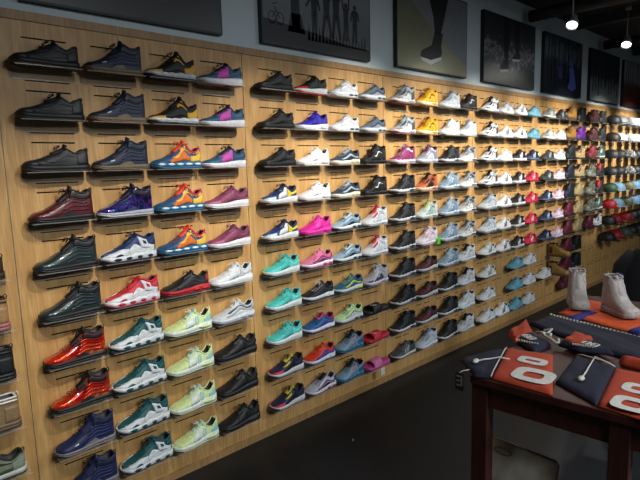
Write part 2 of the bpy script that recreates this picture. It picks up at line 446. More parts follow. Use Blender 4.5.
# retro mid with patchwork side
S3b = Shoe([(0, .046), (.07, .055), (.2, .066), (.33, .09), (.44, .12), (.51, .148), (.57, .142), (.7, .108), (.84, .102), (.95, .124), (1, .116)], [(0, .032), (.15, .032), (.35, .03), (.6, .036), (1, .04)], rim=.86)
deftype('retro_mid', S3b, common(S3b, .002, .012, .003, 5, rise=.02, laces=(.3, .58, 7))+[
    patchpart('side_panel', S3b, 'pan', (.3, .72, .08, lambda x: .24+.2*math.sin(PI*(x-.3)/.42))), patchpart('heel_counter', S3b, 'heel', (.74, 1, .04, lambda x: .3+.9*(x-.74))),
    patchpart('toe_cap', S3b, 'toe', (0, .26, 0, lambda x: .42-.5*x)), patchpart('ankle_panel', S3b, 'acc', (.54, .74, .42, .66)), inserts('sole_insert', S3b, 'wav', [(.05+.19*k, .2+.19*k) for k in range(5)], .018, .033, .0075),
    patchpart('ankle_collar', S3b, 'fox', (.6, .93, .5, .68), off=.004), swoosh(S3b, .36, .74, .40, .1, .12)])
# low sock-collar runner with heel cage
S4 = Shoe([(0, .042), (.07, .05), (.2, .06), (.33, .082), (.44, .106), (.52, .124), (.58, .118), (.7, .092), (.82, .092), (.93, .12), (1, .108)], [(0, .03), (.2, .028), (.45, .032), (.7, .042), (1, .046)], rim=.84)
deftype('sock_runner', S4, common(S4, 0, .006, rise=.016)+[
    patchpart('toe_cap', S4, 'toe', (0, .27, .02, lambda x: .55-.6*x)), patchpart('heel_cage', S4, 'heel', (.7, 1, .2, .42), (.66, .76, 0, .6), off=.003),
    patchpart('side_panel', S4, 'pan', (.34, .64, .05, lambda x: .2+.55*math.sin(PI*(x-.34)/.4))), eyestay(S4, 'fox', .3, .54), ])
# layered air runner
S5 = Shoe([(0, .043), (.07, .052), (.2, .062), (.33, .084), (.44, .105), (.52, .12), (.58, .112), (.72, .089), (.86, .091), (.95, .114), (1, .106)], [(0, .034), (.15, .032), (.45, .034), (.7, .042), (1, .044)])
deftype('air_runner', S5, common(S5, 0, .008, .0015, 3, rise=.016, laces=(.3, .58, 7))+[
    patchpart('mudguard', S5, 'toe', (0, 1, 0, lambda x: .16+.05*math.sin(11*x+1))), patchpart('side_panel', S5, 'pan', (.24, .94, lambda x: .22+.05*math.sin(11*x+1), lambda x: .36+.05*math.sin(11*x+1))),
    patchpart('upper_panel', S5, 'fox', (.3, .9, lambda x: .44+.04*math.sin(11*x+1), lambda x: .56)), inserts('air_unit', S5, 'acc', ((.6, .76), (.78, .96)), .010, .026, .0075),
    patchpart('heel_counter', S5, 'heel', (.9, 1, .2, .64))])
# knit sock runner with big heel
S6 = Shoe([(0, .043), (.07, .052), (.2, .062), (.33, .082), (.42, .1), (.5, .12), (.56, .122), (.7, .094), (.84, .092), (.95, .124), (1, .112)], [(0, .034), (.2, .032), (.5, .036), (.75, .046), (1, .05)])
deftype('knit_runner', S6, common(S6, 0, .007, rise=.018, laces=(.38, .57, 5))+[
    patchpart('side_cage', S6, 'pan', (.36, .56, .05, .62), off=.003, skew=.08), patchpart('heel_counter', S6, 'heel', (.8, 1, 0, .45)),
    patchpart('cage_strap', S6, 'fox', (.6, .68, 0, .5), off=.003), ('heel_insert', S6.sole_patch(MB(), .66, .93, .012, .034, .009).mesh('heel_insert', True), ('acc',))])
# basketball high
S7 = Shoe([(0, .044), (.07, .054), (.2, .064), (.32, .088), (.42, .118), (.5, .15), (.56, .156), (.7, .134), (.84, .132), (.95, .152), (1, .142)], [(0, .032), (.2, .03), (.5, .03), (1, .036)], rim=.88)
deftype('high_top', S7, common(S7, .001, .008, .0045, 6, rise=.02, laces=(.3, .58, 7))+[
    patchpart('toe_cap', S7, 'toe', (0, .24, 0, lambda x: .46-.5*x)), patchpart('side_panel', S7, 'pan', (.3, .74, .03, lambda x: .2+.14*math.sin(PI*(x-.3)/.44))),
    patchpart('heel_counter', S7, 'heel', (.8, 1, 0, .5)), eyestay(S7, 'fox', .28, .54, .44, .68), patchpart('ankle_strap', S7, 'acc', (.58, .84, .46, .6), off=.004), swoosh(S7, .42, .8, .34, .08, .08),
    ('heel_insert', S7.sole_patch(MB(), .62, .95, .012, .028, .0085).mesh('heel_insert', True), ('air',))])
# flat trainer with three side stripes
S8 = Shoe([(0, .043), (.07, .051), (.2, .06), (.33, .08), (.45, .103), (.53, .115), (.6, .104), (.78, .086), (.92, .106), (1, .102)], [(0, .03), (.2, .027), (1, .03)])
deftype('stripe_low', S8, common(S8, 0, .007)+[[('side_stripe', S8.patch(MB(), .34+.1*k, .385+.1*k, .04, .6, off=.003, n=2, k=5, skew=.12, sides=(-1,)).mesh('side_stripe', True), ('logo',)) for k in range(3)], patchpart('toe_cap', S8, 'toe', (0, .2, 0, .5)),
    patchpart('heel_counter', S8, 'heel', (.86, 1, .3, .66)), eyestay(S8)])
# work boot
S9 = Shoe([(0, .064), (.07, .078), (.2, .082), (.32, .098), (.42, .125), (.5, .15), (.58, .163), (.75, .162), (.9, .163), (1, .16)], [(0, .036), (.2, .032), (1, .036)], rim=.92, open0=.54)
deftype('boot', S9, common(S9, 0, .018, rise=.006, laces=(.34, .61, 8))+[patchpart('toe_cap', S9, 'toe', (0, .25, 0, .6)), patchpart('heel_counter', S9, 'heel', (.78, 1, 0, .42)),
    patchpart('padded_collar', S9, 'fox', (.58, .96, .56, .68), off=.006), patchpart('lace_guard', S9, 'pan', (.3, .58, .42, .6))])
# tall padded boot for the table
S10 = Shoe([(0, .062), (.07, .074), (.2, .082), (.32, .105), (.42, .15), (.5, .2), (.57, .236), (.7, .24), (.85, .244), (1, .24)], [(0, .036), (.2, .034), (1, .042)], wk=[(0, .043), (.2, .047), (.4, .044), (.6, .044), (.8, .044), (1, .042)], rim=.92, open0=.56, wscale=1.12)
deftype('tall_boot', S10, common(S10, 0, .014, .002, 4, rise=.008, laces=(.32, .63, 10))+[patchpart('toe_cap', S10, 'toe', (0, .24, 0, .55)), patchpart('heel_counter', S10, 'heel', (.8, 1, 0, .35)),
    patchpart('padded_collar', S10, 'fox', (.56, .97, .58, .69), off=.008), patchpart('lace_guard', S10, 'pan', (.28, .6, .42, .6)), patchpart('ankle_strap', S10, 'acc', (.56, .98, .42, .5), off=.005)])

# slide sandal
def slide_parts():
    sh = Shoe([(0, .04), (1, .05)], [(0, .03), (1, .03)])
    sole = sh.sole(lambda x: .008*(1-sst(0, .2, x)), lambda x: .024+.012*sst(.4, 1, x), .004)
    bed = sh.sole(lambda x: .02+.012*sst(.4, 1, x), lambda x: .029+.012*sst(.4, 1, x), -.004)
    vs = []; fs = []; N = 12
    for th in (0, .005):
        for i in range(5):
            x = (lerp(.2, .56, i/4)-.5)*L; hw = .05-.004*i/4+.0
            for k in range(N+1):
                a = PI*k/N; vs.append((x+.01*math.sin(a), -math.cos(a)*(hw+th), .018+(.045+.014*i/4+th)*math.sin(a)**.7))
    m = N+1; T = 5*m
    for i in range(4):
        for k in range(N):
            q = (i*m+k, i*m+k+1, (i+1)*m+k+1, (i+1)*m+k); fs += [q, tuple(T+v for v in reversed(q))]
    for k in range(N): fs += [(k, k+1, T+k+1, T+k), (4*m+k, 4*m+k+1, T+4*m+k+1, T+4*m+k)]
    strap = mesh_from('strap', vs, fs)
    lm = MB(); lm.tube([(-.02, -.028, .071), (-.045, -.02, .070), (-.055, .005, .071), (-.03, .02, .075)], .003, 5)
    return [('outsole', sole, ('out',)), ('footbed', bed, ('u',)), ('strap', strap, ('pan',)), ('strap_logo', lm.mesh('strap_logo', True), ('logo',))]
TYPES['slide'] = (None, slide_parts())

# cap
def cap_parts():
    mb = MB(); prof = [(.088, .0), (.092, .02), (.09, .05), (.079, .078), (.056, .1), (.028, .112), (.0005, .115)]
    cr = MB().lathe(prof, 24); crown = mesh_from('crown', [(x*1.0, y*1.12, z) for x, y, z in cr.v], cr.f, cr.m)
    vs = []; fs = []; N = 14; K = 5
    for th in (0, -.003):
        for i in range(N+1):
            a = PI*(1.14+.72*i/N)
            for k in range(K+1):
                t = k/K; rx = .090; e = math.sin(PI*i/N)
                X = math.cos(a)*rx*(1+.02*t); Y = math.sin(a)*.1-t*.075*e**.5
                vs.append((X, Y, max(.0, .006-.006*abs(math.cos(a))**2*t)+.004+th))
    m = K+1; T = (N+1)*m
    for i in range(N):
        for k in range(K):
            q = (i*m+k, i*m+k+1, (i+1)*m+k+1, (i+1)*m+k); fs += [q, tuple(T+v for v in reversed(q))]
        fs.append((i*m+K, (i+1)*m+K, T+(i+1)*m+K, T+i*m+K))
    brim = mesh_from('brim', vs, fs)
    but = MB().lathe([(.0005, .121), (.006, .119), (.008, .114)], 10).mesh('button', True)
    lg = MB()
    for z, w in ((.075, .017), (.06, .024), (.045, .024), (.032, .017)):
        lg.add([(-w, -.1045+(z-.032)*.35, z-.006), (w, -.1045+(z-.032)*.35, z-.006), (w, -.1025+(z-.032)*.42, z+.006), (-w, -.1025+(z-.032)*.42, z+.006)], [(0, 1, 2, 3)])
    band = MB().lathe([(.0925, .0), (.0935, .012)], 24); bnd = mesh_from('sweatband', [(x, y*1.12, z) for x, y, z in band.v], band.f)
    return [('crown', crown, ('u',)), ('brim', brim, ('brim',)), ('button', but, ('u',)), ('front_logo', lg.mesh('front_logo'), ('logo',)), ('headband', bnd, ('brim',))]
TYPES['cap'] = (None, cap_parts())

# ------------------------------------------------------------------ colour schemes
BK, DK, WH, GR, LG, NV = '#131416', '#212327', '#dfe0df', '#6f757a', '#a9afb3', '#141c3c'
DEF = dict(u=BK, lin='#101012', out=None, mid=None, tng=None, lace=None, col=None, tab=None, toe=None, heel=None, pan=None, fox=None, plate=None, acc=None, logo=None, wav=None, air=None, brim=None)
def scheme(u, mid=None, out=None, **k):
    d = dict(DEF); d.update(k); d['u'] = u; d['mid'] = mid or u; d['out'] = out or d['mid']
    if not k.get('lin'): d['lin'] = '#18181b' if u not in (WH,) else '#8c8c8c'
    d['tng'] = d['tng'] or u; d['lace'] = d['lace'] or u; d['col'] = d['col'] or u; d['tab'] = d['tab'] or d['col']
    d['toe'] = d['toe'] or u; d['heel'] = d['heel'] or u; d['pan'] = d['pan'] or u; d['fox'] = d['fox'] or u
    d['plate'] = d['plate'] or d['mid']; d['acc'] = d['acc'] or d['mid']; d['logo'] = d['logo'] or d['pan']
    d['wav'] = d['wav'] or d['mid']; d['air'] = d['air'] or d['acc']; d['brim'] = d['brim'] or u
    return d
GUM = '#6a5138'
K = {
 'blkcourt': ('court_low', scheme('#17191c', out='#2a2422', logo='#1d2023'), 'all-black leather low-top sneaker'),
 'blkgum': ('court_low', scheme('#141517', '#1a1817', '#3c2a1c', logo='#18191b'), 'black low-top sneaker on a dark gum sole'),
 'navygum': ('foam_mid', scheme('#161c34', '#6a604c', GUM, fox='#121729', pan='#1a2240', lace='#12162a', logo='#c8ccd4'), 'navy mid-top basketball shoe with gum sole'),
 'marfoam': ('foam_mid', scheme(MAROON, '#141316', '#141316', fox='#121214', pan=MAROON, tng='#121214', lace='#0f0f11', col='#121214', plate='#18181a', logo='#b8b0b0'), 'maroon foam basketball shoe with black collar'),
 'irid': ('foam_mid', scheme(IRID, '#a8adb8', '#b8bcc4', fox='#12101e', pan=IRID, tng='#15132a', lace='#101020', col='#12101e', plate='#3a3860'), 'glossy purple iridescent foam basketball shoe'),
 'grnfoam': ('foam_mid', scheme(GREENFOAM, '#111416', '#15191a', fox='#0e1011', pan=GREENFOAM, tng='#0e1011', lace='#0c0d0e', col='#0e1011'), 'dark green-grey foam basketball shoe'),
 'redfoam': ('foam_mid', scheme(REDFOAM, '#161314', '#1a1818', fox='#121113', pan=REDFOAM, tng='#101012', lace='#101012', col='#101012', plate='#18181a', tab='#151517'), 'metallic red foam basketball shoe'),
 'navyfoam': ('foam_mid', scheme('#17214c', '#77727a', '#77706e', fox='#101733', pan='#1a2554', lace='#0e1430', logo='#e8e8ec'), 'navy foam basketball shoe with grey sole'),
 'yelblk': ('retro_mid', scheme('#121214', '#c9cbcf', '#17181a', toe='#c8951a', pan='#141416', heel='#d09c1c', acc='#cf9a1c', lace='#17181a', wav='#d8dade', logo='#141416', tng='#141416', fox=BK), 'yellow and black mid-top with white sole'),
 'multi': ('retro_mid', scheme('#1c4c74', '#1d5f86', '#1a5a80', toe='#17405c', pan='#cf6a24', heel='#d8ac30', acc='#e8ac1c', fox=MULTI, tng='#e0401c', lace='#c82c2c', wav='#cfe0ea', logo='#e8a818', col='#b83040'), 'multicoloured patchwork mid-top with teal sole'),
 'tealpink': ('sock_runner', scheme('#14486a', '#c9ccd0', '#b8a8b8', toe='#16506e', pan='#b0409a', heel='#16405e', tng='#101a22', lace='#101a22', fox='#b0409a', col='#12303e'), 'teal and pink low runner with white sole'),
 'mauve': ('sock_runner', scheme('#7c3554', '#d0cfd2', '#d0cfd2', toe='#a0587a', pan='#74304e', heel='#6c2c48', lace='#8a4a6a', fox='#8a4464', tng='#6c2c48'), 'mauve pink low runner with white sole'),
 'navywht': ('turf_trainer', scheme('#1c3468', '#d4d8dc', '#22242c', toe='#d4d8dc', acc='#16203c', heel='#16284e', lace='#14203c', tng='#16244a'), 'white and navy blue turf trainer'),
 'redwht': ('turf_trainer', scheme('#c8283c', '#dcdce0', '#c8324a', toe='#dcdee2', acc='#c02c48', heel='#c8304a', lace='#a81c2c', tng='#c8283c'), 'white and red turf trainer'),
 'tealwht': ('turf_trainer', scheme('#0f5458', '#d6dadc', '#1c2224', toe='#d6dadc', acc='#0f4c50', heel='#0f5054', lace='#0c3a40', tng='#0d4a4e'), 'white and deep teal turf trainer'),
 'blkred': ('air_runner', scheme('#18181b', '#b01824', '#7a121a', toe='#1c1c20', pan='#1a1a1e', fox='#18181b', acc='#c01c2c', heel='#a81824', lace='#101012'), 'black runner with red heel unit'),
 'whtrun': ('sock_runner', scheme('#cfd2d6', '#d4d6d8', '#b0b4b8', toe='#d8dadc', pan='#c4c8cc', heel='#b8bcc2', lace='#e0e0e0', tng='#c8cacc'), 'all-white low runner'),
 'whtgrey': ('air_runner', scheme('#c4c8cc', '#c8ccd0', '#8a9096', toe='#c8ccd2', pan='#9ca2aa', fox='#3c4046', heel='#a8aeb4', acc='#a0a6ac', lace='#d8dadc'), 'white and grey low runner'),
 'neon': ('knit_runner', scheme('#d8e8a4', '#dce4dc', '#c4d4a8', pan='#dce8e0', heel='#98ccc0', fox='#b8d8cc', acc='#d4e8a0', lace='#e4eee0', tng='#b8d8c0', col='#d4e8b0'), 'pale neon green and white knit runner'),
 'blkrun': ('sock_runner', scheme('#151618', '#17181a', '#121214', pan='#1c1e20', heel='#101113', lace='#101113'), 'all-black low runner'),
 'blkmid': ('knit_runner', scheme('#141518', '#18191b', '#141517', pan='#1c1d20', heel='#101113', lace='#191a1c', acc='#1f2022'), 'all-black chunky runner'),
 'redtoe': ('sock_runner', scheme('#17181b', '#d4d6d8', '#c8282e', toe='#c4242e', pan='#20342c', heel='#17181b', fox='#2c2c30', lace='#101012'), 'black runner with a red toe and white sole'),
 'royal': ('knit_runner', scheme('#26189a', '#d8dae0', '#c8ccd4', pan='#22158a', heel='#1c1278', fox='#2a1ca4', lace='#22188c'), 'royal blue-purple knit runner with white sole'),
 'whtair': ('air_runner', scheme('#d2d6da', '#d6dadc', '#c8ccd0', toe='#ccd0d4', pan='#c0c4c8', fox='#d8dcde', acc='#4a5056', heel='#c0c4c8', lace='#e0e2e4'), 'white low air runner'),
 'whtplain': ('knit_runner', scheme('#dcdddd', '#d8d8d8', '#c8c8c6', pan='#d8d8d8', heel='#d0d0d0', fox='#e0e0e0', lace='#e4e4e4', acc='#d0d0d0'), 'plain white sneaker'),
 'blubel': ('sock_runner', scheme('#1c3c78', '#dcdee0', '#c8bca8', toe='#cfe0e4', pan='#e0e2e4', heel='#e0cc20', fox='#14284c', tng='#16243c', lace='#12203a', col='#15223c'), 'white, blue and yellow retro runner'),
 'aqua': ('sock_runner', scheme('#4cc4bc', '#d8dcdc', '#b8c4c4', toe='#5cd0c8', pan='#44b8b0', heel='#70d4cc', fox='#3cacA8'.lower(), lace='#58ccc4', tng='#40b4ac'), 'bright aqua low runner with white heel'),
 'navyred': ('sock_runner', scheme('#1a2448', '#c8ccd0', '#3c4048', toe='#dc3448', pan='#14181f', heel='#1a2030', fox='#c8b030', tng='#c0b030', lace='#202430', col='#16181e'), 'navy runner with coral toe, yellow tongue'),
 'hotpink': ('knit_runner', scheme('#d81c94', '#dc2c9c', '#c81c88', pan='#e43ca8', heel='#c41484', lace='#ec54b4', acc='#e02c9c'), 'hot pink knit runner'),
 'pinkpur': ('air_runner', scheme('#d8789c', '#e4dce0', '#a83c78', toe='#5c2c58', pan='#8c2c78', fox='#e06c8c', acc='#c43c80', heel='#8c2868', lace='#e898b0'), 'pink and purple air runner'),
 'blkwht': ('air_runner', scheme('#17191f', '#d0d4d8', '#24262c', toe='#1c2028', pan='#262c38', fox='#15171c', acc='#d8dce0', heel='#14161a', lace='#d8dadc'), 'black air runner with white sole'),
 'blupur': ('air_runner', scheme('#1c5c94', '#d4d8e0', '#3c2058', toe='#4c2c84', pan='#2468a4', fox='#1c3c74', acc='#d8dce4', heel='#c42c74', lace='#14182c', tng='#c02c70', col='#a82868'), 'blue and purple air runner with pink tongue'),
 'redblu': ('air_runner', scheme('#d43418', '#d0d4dc', '#303c80', toe='#24408c', pan='#2040a0', fox='#d83c20', acc='#d8dce4', heel='#24408c', lace='#e87c20', tng='#c82c1c'), 'red air runner with blue side band'),
 'whtpurp': ('air_runner', scheme('#b4b8c4', '#d8d4dc', '#6c3858', toe='#1c222c', pan='#74406c', fox='#c8ccd8', acc='#8c4c74', heel='#15181c', lace='#101418', tng='#16181c'), 'grey-white air runner with purple band'),
 'navpat': ('air_runner', scheme('#27384c', '#d0d2c8', '#b8a888', toe='#1c2a3c', pan='#b0b8bc', fox='#24344a', acc='#c8b870', heel='#2a3a50', lace='#c0c8cc', tng='#9ca8b0'), 'navy and white patterned air runner'),
 'ltblu': ('air_runner', scheme('#8ca8bc', '#d0d6d8', '#222c38', toe='#1a2634', pan='#5c7c94', fox='#a8c0cc', acc='#2a3844', heel='#15202c', lace='#14202c', tng='#b8c8d0'), 'pale blue and navy air runner'),
 'tealyel': ('air_runner', scheme('#1a5c74', '#c4ccc8', '#1a5070', toe='#185878', pan='#bcc42c', fox='#14485c', acc='#e0d83c', heel='#16384c', lace='#c8cc50'), 'teal and yellow air runner'),
 'palegrn': ('air_runner', scheme('#c4e8a8', '#cfd4d4', '#3c4248', toe='#c8cccc', pan='#8c9498', fox='#b8e09c', acc='#44484c', heel='#a8d090', lace='#404848', tng='#c4ecac'), 'pale green and grey air runner'),
 'blupad': ('retro_mid', scheme('#7c98ac', '#2c6c90', '#2a6484', toe='#88a4b4', pan='#7490a4', heel='#245c84', acc='#243848', tng='#1c2838', lace='#16222e', wav='#3c7c9c', col='#2c2c38', logo='#c87c88'), 'grey-blue sneaker on a bright blue sole'),
 'greynav': ('air_runner', scheme('#5c6a7c', '#c8ccd0', '#787c80', toe='#8c98a4', pan='#2c3444', fox='#5c6878', acc='#3c4450', heel='#28303c', lace='#98a0a8', tng='#3c4654'), 'grey and navy low runner'),
 'blkhi': ('high_top', scheme('#111214', '#131416', '#151517', logo='#e0e0e0', acc='#16171a', pan='#151618'), 'black high-top with small white side mark'),
 'whtred': ('high_top', scheme('#d4d8dc', '#d4d6da', '#a8b0b8', tng='#c83848', lace='#c44454', fox='#cc4050', toe='#d8dce0', heel='#ccd4dc', pan='#cfd8e0', acc='#d8dce0', col='#c8ccd0', logo='#b8c4d0'), 'white high-top with red laces'),
 'greypur': ('high_top', scheme('#a8a8b0', '#c8c8ce', '#9898a0', toe='#4c3c5c', pan='#4a3a5a', fox='#b4b4bc', heel='#a0a0aa', lace='#bcbcc4', acc='#a8a8b0', logo='#a0a0a8'), 'grey high-top with dark purple toe'),
 'slblk': ('slide', scheme('#131416', logo='#c8c8c8'), 'black slide sandal'),
 'slred': ('slide', scheme('#b81428', '#a82438', pan='#c41c30', logo='#e0c0c4'), 'red slide sandal'),
 'slpnk': ('slide', scheme('#b83c80', '#b04c84', pan='#d070a4', logo='#d888b4'), 'pink slide sandal'),
 'gwred': ('high_top', scheme(PALESPOT, '#d0d0d0', '#782428', toe='#8c5c60', pan='#c4c8ca', heel='#3c4246', fox='#2c3034', acc='#b0b4b8', lace='#383c40', logo='#2c3034'), 'grey and white high-top with red sole edge'),
 'yellow': ('high_top', scheme('#e4a80c', '#dcd4c0', '#c4a054', toe='#e8ac10', pan='#e4a810', heel='#e0a40c', acc='#e4a810', lace='#3c2c10', tng='#c08c10', logo='#16140c', fox='#dca010'), 'bright yellow high-top with black side mark'),
 'magenta': ('high_top', scheme('#7c2858', '#ccc4cc', '#a498a8', lace='#d8c8d4', fox='#8c3468', logo='#8c3468', toe='#84305e'), 'magenta purple high-top'),
 'greypr2': ('high_top', scheme('#8c8c9c', '#c8ccd0', '#8c9098', tng='#6c2c4c', fox='#b4b8c0', toe='#9ca0a8', pan='#c0c8d0', lace='#b8bcc8', col='#5c3450'), 'grey high-top with plum tongue'),
 'blkw': ('high_top', scheme('#16191d', '#c8cacc', '#3c3c3e', toe='#1a1d20', acc='#1c2024', pan='#1c2024', lace='#15181b', logo='#2c3034'), 'black high-top with white sole'),
 'orange': ('high_top', scheme('#b85c34', '#d8c4b0', '#c88c64', tng='#1a1412', lace='#1c1614', toe='#c86c40', pan='#2a1a14', fox='#1f1613', acc='#a8502c', heel='#c0643c', logo='#1c1614'), 'burnt orange and black high-top'),
 'palehi': ('high_top', scheme('#b8c4bc', '#c8d0ce', '#a0b0ac', tng='#9cac34', fox='#c0d0cc', toe='#ccd4d0', pan='#9cb8b4', acc='#c4c8c0', lace='#c8d0cc', heel='#c8ccc8', logo='#5c7c78'), 'pale grey-green high-top'),
 'greyblu': ('high_top', scheme('#7890a4', '#c4ccd2', '#9ca4ac', fox='#94a8b8', toe='#8098ac', pan='#6c849c', acc='#8498a8', lace='#a8b8c4', logo='#c0c8d0', tng='#9cacb8'), 'slate blue-grey high-top'),
 'grywht': ('high_top', scheme('#9ca0a0', '#d0d0ce', '#8c8c88', fox='#5c6064', toe='#c4c4c0', pan='#d0d0cc', acc='#44484c', lace='#3c4044', tng='#54585c', logo='#54585c', heel='#8c8c88'), 'grey and white high-top'),
 'whtblk': ('high_top', scheme('#d4d6d8', '#d8dadc', '#1c1c1e', fox='#15161a', toe='#17181a', tng='#15161a', lace='#1c1c20', acc='#d4d6d8', pan='#dcdee0', heel='#3c4044', logo='#15161a'), 'white high-top with black toe and tongue'),
 'ltgrey': ('high_top', scheme('#b0b8c0', '#ccd0d4', '#a0a8b0', fox='#74808c', lace='#8c98a4', toe='#b4bcc4', pan='#c0c8ce', logo='#a0a8b0', tng='#7c8894'), 'light grey high-top'),
 'whthi': ('high_top', scheme('#d2d8da', '#d4d8da', '#b0b8bc', fox='#b8c0c4', lace='#5c646c', logo='#c0c8cc'), 'all-white high-top'),
 'whtbt': ('high_top', scheme('#c8ccd0', '#d0d4d6', '#9ca0a4', fox='#b8bcc0', lace='#2c2e32', tng='#17181c', toe='#ccd0d4', logo='#8c9094'), 'white high-top with black tongue'),
 'maroon': ('knit_runner', scheme(FLORAL, '#b8b8b8', '#2c2c2e', pan='#5c1c28', heel='#1c1a1e', fox='#1c1a1e', lace='#303034', tng='#18181a', acc='#a8a8a8'), 'maroon and black runner with white sole edge'),
 'pinkwht': ('high_top', scheme('#d8d0d8', '#dcd8dc', '#c8a4b4', fox='#c890ac', lace='#b884a0', toe='#e0dce0', pan='#d8d4dc', logo='#c080a0', acc='#d4ccd4'), 'white and pink high-top with green tag'),
 'greylow': ('stripe_low', scheme('#3c4244', '#c0c0be', '#2c2c2c', logo='#9ca0a0', toe='#54585a', lace='#8c9090', pan='#2c3032'), 'dark grey low sneaker with pale sole'),
 'whtstr': ('stripe_low', scheme('#dcdedf', '#d8dadc', '#c0c4c6', logo='#1a1c22', heel='#1c2028', toe='#e0e0e0', lace='#e4e4e4', pan='#dcdcdc'), 'white trainer with three black stripes'),
 'blkstr': ('stripe_low', scheme('#15181e', '#d4d6d8', '#c0c0c0', logo='#dcdee0', toe='#17191f', heel='#c8ccd0', lace='#1b1e24'), 'black trainer with three white stripes'),
 'whtlow': ('stripe_low', scheme('#d0d4d6', '#d8dadc', '#b0b4b8', logo='#b4b8bc', lace='#e0e0e0', heel='#98a0a8'), 'white low trainer'),
 'whtgrylow': ('stripe_low', scheme('#c8d0cc', '#d0d4d2', '#1c2022', logo='#5c6866', lace='#c8ccc8', heel='#2c3234', toe='#c4ccc8'), 'greenish-white trainer with dark outsole'),
 'ltblue': ('stripe_low', scheme('#5c98ac', '#6ca0b4', '#4c8498', logo='#84b4c4', lace='#7cb0c0', toe='#64a0b4', heel='#4c8498'), 'light blue trainer'),
 'redlow': ('stripe_low', scheme('#b81c38', '#c42c48', '#8c1c2c', logo='#e8c8cc', lace='#d85064', toe='#c02440', heel='#a01830'), 'bright red trainer'),
 'navlow': ('stripe_low', scheme('#14203c', '#5c6c84', '#1c2434', logo='#b8c4d4', lace='#24385c', toe='#1a2c4c', heel='#c8d0d8'), 'navy trainer with pale heel'),
 'blkgry': ('stripe_low', scheme('#1c2024', '#3c4044', '#24282a', logo='#9ca4a8', lace='#4c5458', toe='#24282c', heel='#5c6468'), 'black and grey trainer'),
 'gryw': ('stripe_low', scheme('#8c9490', '#d4d8d8', '#3c3c3c', logo='#d8dcdc', lace='#d0d4d4', toe='#6c7470', heel='#d8dada'), 'grey and white trainer'),
 'pnkw': ('stripe_low', scheme('#d4b4c4', '#dcdce4', '#b8a8b4', logo='#e4e0e8', lace='#e0d4e0', toe='#c88ca4', heel='#dcd4dc'), 'pink and white trainer'),
 'tanboot': ('boot', scheme('#8c6428', '#5c4420', '#3c2c18', fox='#3c2414', lace='#4c3418', pan='#80582a', tng='#6c4c24', col='#3c2418'), 'tan work boot with dark collar'),
 'wheat': ('boot', scheme('#a4803c', '#806038', '#5c4428', fox='#2c1a14', lace='#2c1c14', pan='#a07c38', tng='#40221a', col='#301a14', heel='#4c281c'), 'wheat boot with dark brown collar'),
 'dkboot': ('boot', scheme('#141a1c', '#1c2022', '#121414', fox='#101214', lace='#1c2224', pan='#182022'), 'black boot'),
 'navboot': ('boot', scheme('#141c2c', '#181c28', '#12141a', fox='#101624', lace='#1c2434', pan='#162032'), 'dark navy boot'),
 'burg': ('boot', scheme('#58182c', '#641c30', '#3c121c', fox='#4c1424', lace='#6c2438', pan='#5c1a2e', tng='#4c1628'), 'burgundy boot'),
 'purple': ('boot', scheme('#5c2484', '#4c2870', '#2c1c3c', fox='#4c1c70', lace='#8c5cb0', pan='#682c94', tng='#7c44a4'), 'vivid purple boot'),
 'marboot': ('boot', scheme('#42161a', '#3c1a1c', '#241214', fox='#2c1214', lace='#5c282c', pan='#4c1c20'), 'dark maroon boot'),
 'redboot': ('boot', scheme('#6c1a24', '#5c1c24', '#34141a', fox='#3c1018', lace='#b84c54', pan='#7c2430', tng='#8c2c38'), 'red-maroon boot with pale laces'),
 'cream': ('boot', scheme('#a49468', '#98885c', '#6c5c3c', fox='#8c7c50', lace='#c8bc94', pan='#b0a074', tng='#988858'), 'cream boot'),
 'creamdk': ('boot', scheme('#a8946c', '#a89868', '#3c3420', fox='#1a1c18', lace='#2c1c18', pan='#8c1c24', tng='#241818', col='#1a1818', heel='#a8946c'), 'cream boot with black and red top'),
 'camoboot': ('boot', scheme(CAMO, '#7c8480', '#5c6460', fox='#2c3830', lace='#5c6858', pan=CAMO, toe='#848c88'), 'camouflage boot with grey toe'),
 'redblk': ('boot', scheme('#17181c', '#242428', '#18181a', fox='#8c1c24', lace='#a8282c', pan='#8c1c24', tng='#a02028'), 'black boot with red top'),
 'grnw': ('boot', scheme('#384c44', '#c0c8c4', '#3c4440', fox='#1c2824', lace='#d0d4d4', pan='#98a49c', tng='#2c3c34'), 'green and white boot'),
 'wbboot': ('boot', scheme('#c0c4c8', '#c8ccd0', '#2c2c30', fox='#17181c', lace='#18181c', pan='#2c2e34', tng='#17181c'), 'white boot with black top'),
 'dkbrown': ('court_low', scheme('#35241f', '#3c2a24', '#2c201c'), 'dark brown low shoe'),
 'pinkheel': ('boot', scheme('#a47c54', '#a4686c', '#9c6468', fox='#38261f', col='#2c1e1a', pan='#a8805a'), 'tan boot with dusty pink sole'),
 'beigebt': ('boot', scheme('#8c7050', '#7c6448', '#5c4a38', fox='#e4e2dc', col='#e8e6e0', pan='#8c7050'), 'beige boot with white padded collar'),
 'blkbt0': ('boot', scheme('#15171a', '#1a1c1e', '#141416'), 'black leather boot'),
 'camolow': ('court_low', scheme('#7c8470', '#c8ccc4', '#24281f', toe=CAMO, heel='#8c9484', pan='#2c3424', fox='#3c4a30', logo='#24281f', col='#1c1e1a', lace='#2c3024'), 'grey and olive camouflage sneaker'),
 'whtsolelow': ('stripe_low', scheme('#2a2c30', '#dcdcd8', '#c8c8c4', logo='#3c3c40'), 'dark sneaker with bright white sole'),
 'tallwht': ('tall_boot', scheme('#b4aaa4', '#aaa09a', '#8c847e', lace='#bcb4ae', pan='#b8aea8', fox='#b0a6a0', tng='#aca29c', acc='#b8b0aa', lin='#5c5450'), ''),
 # caps
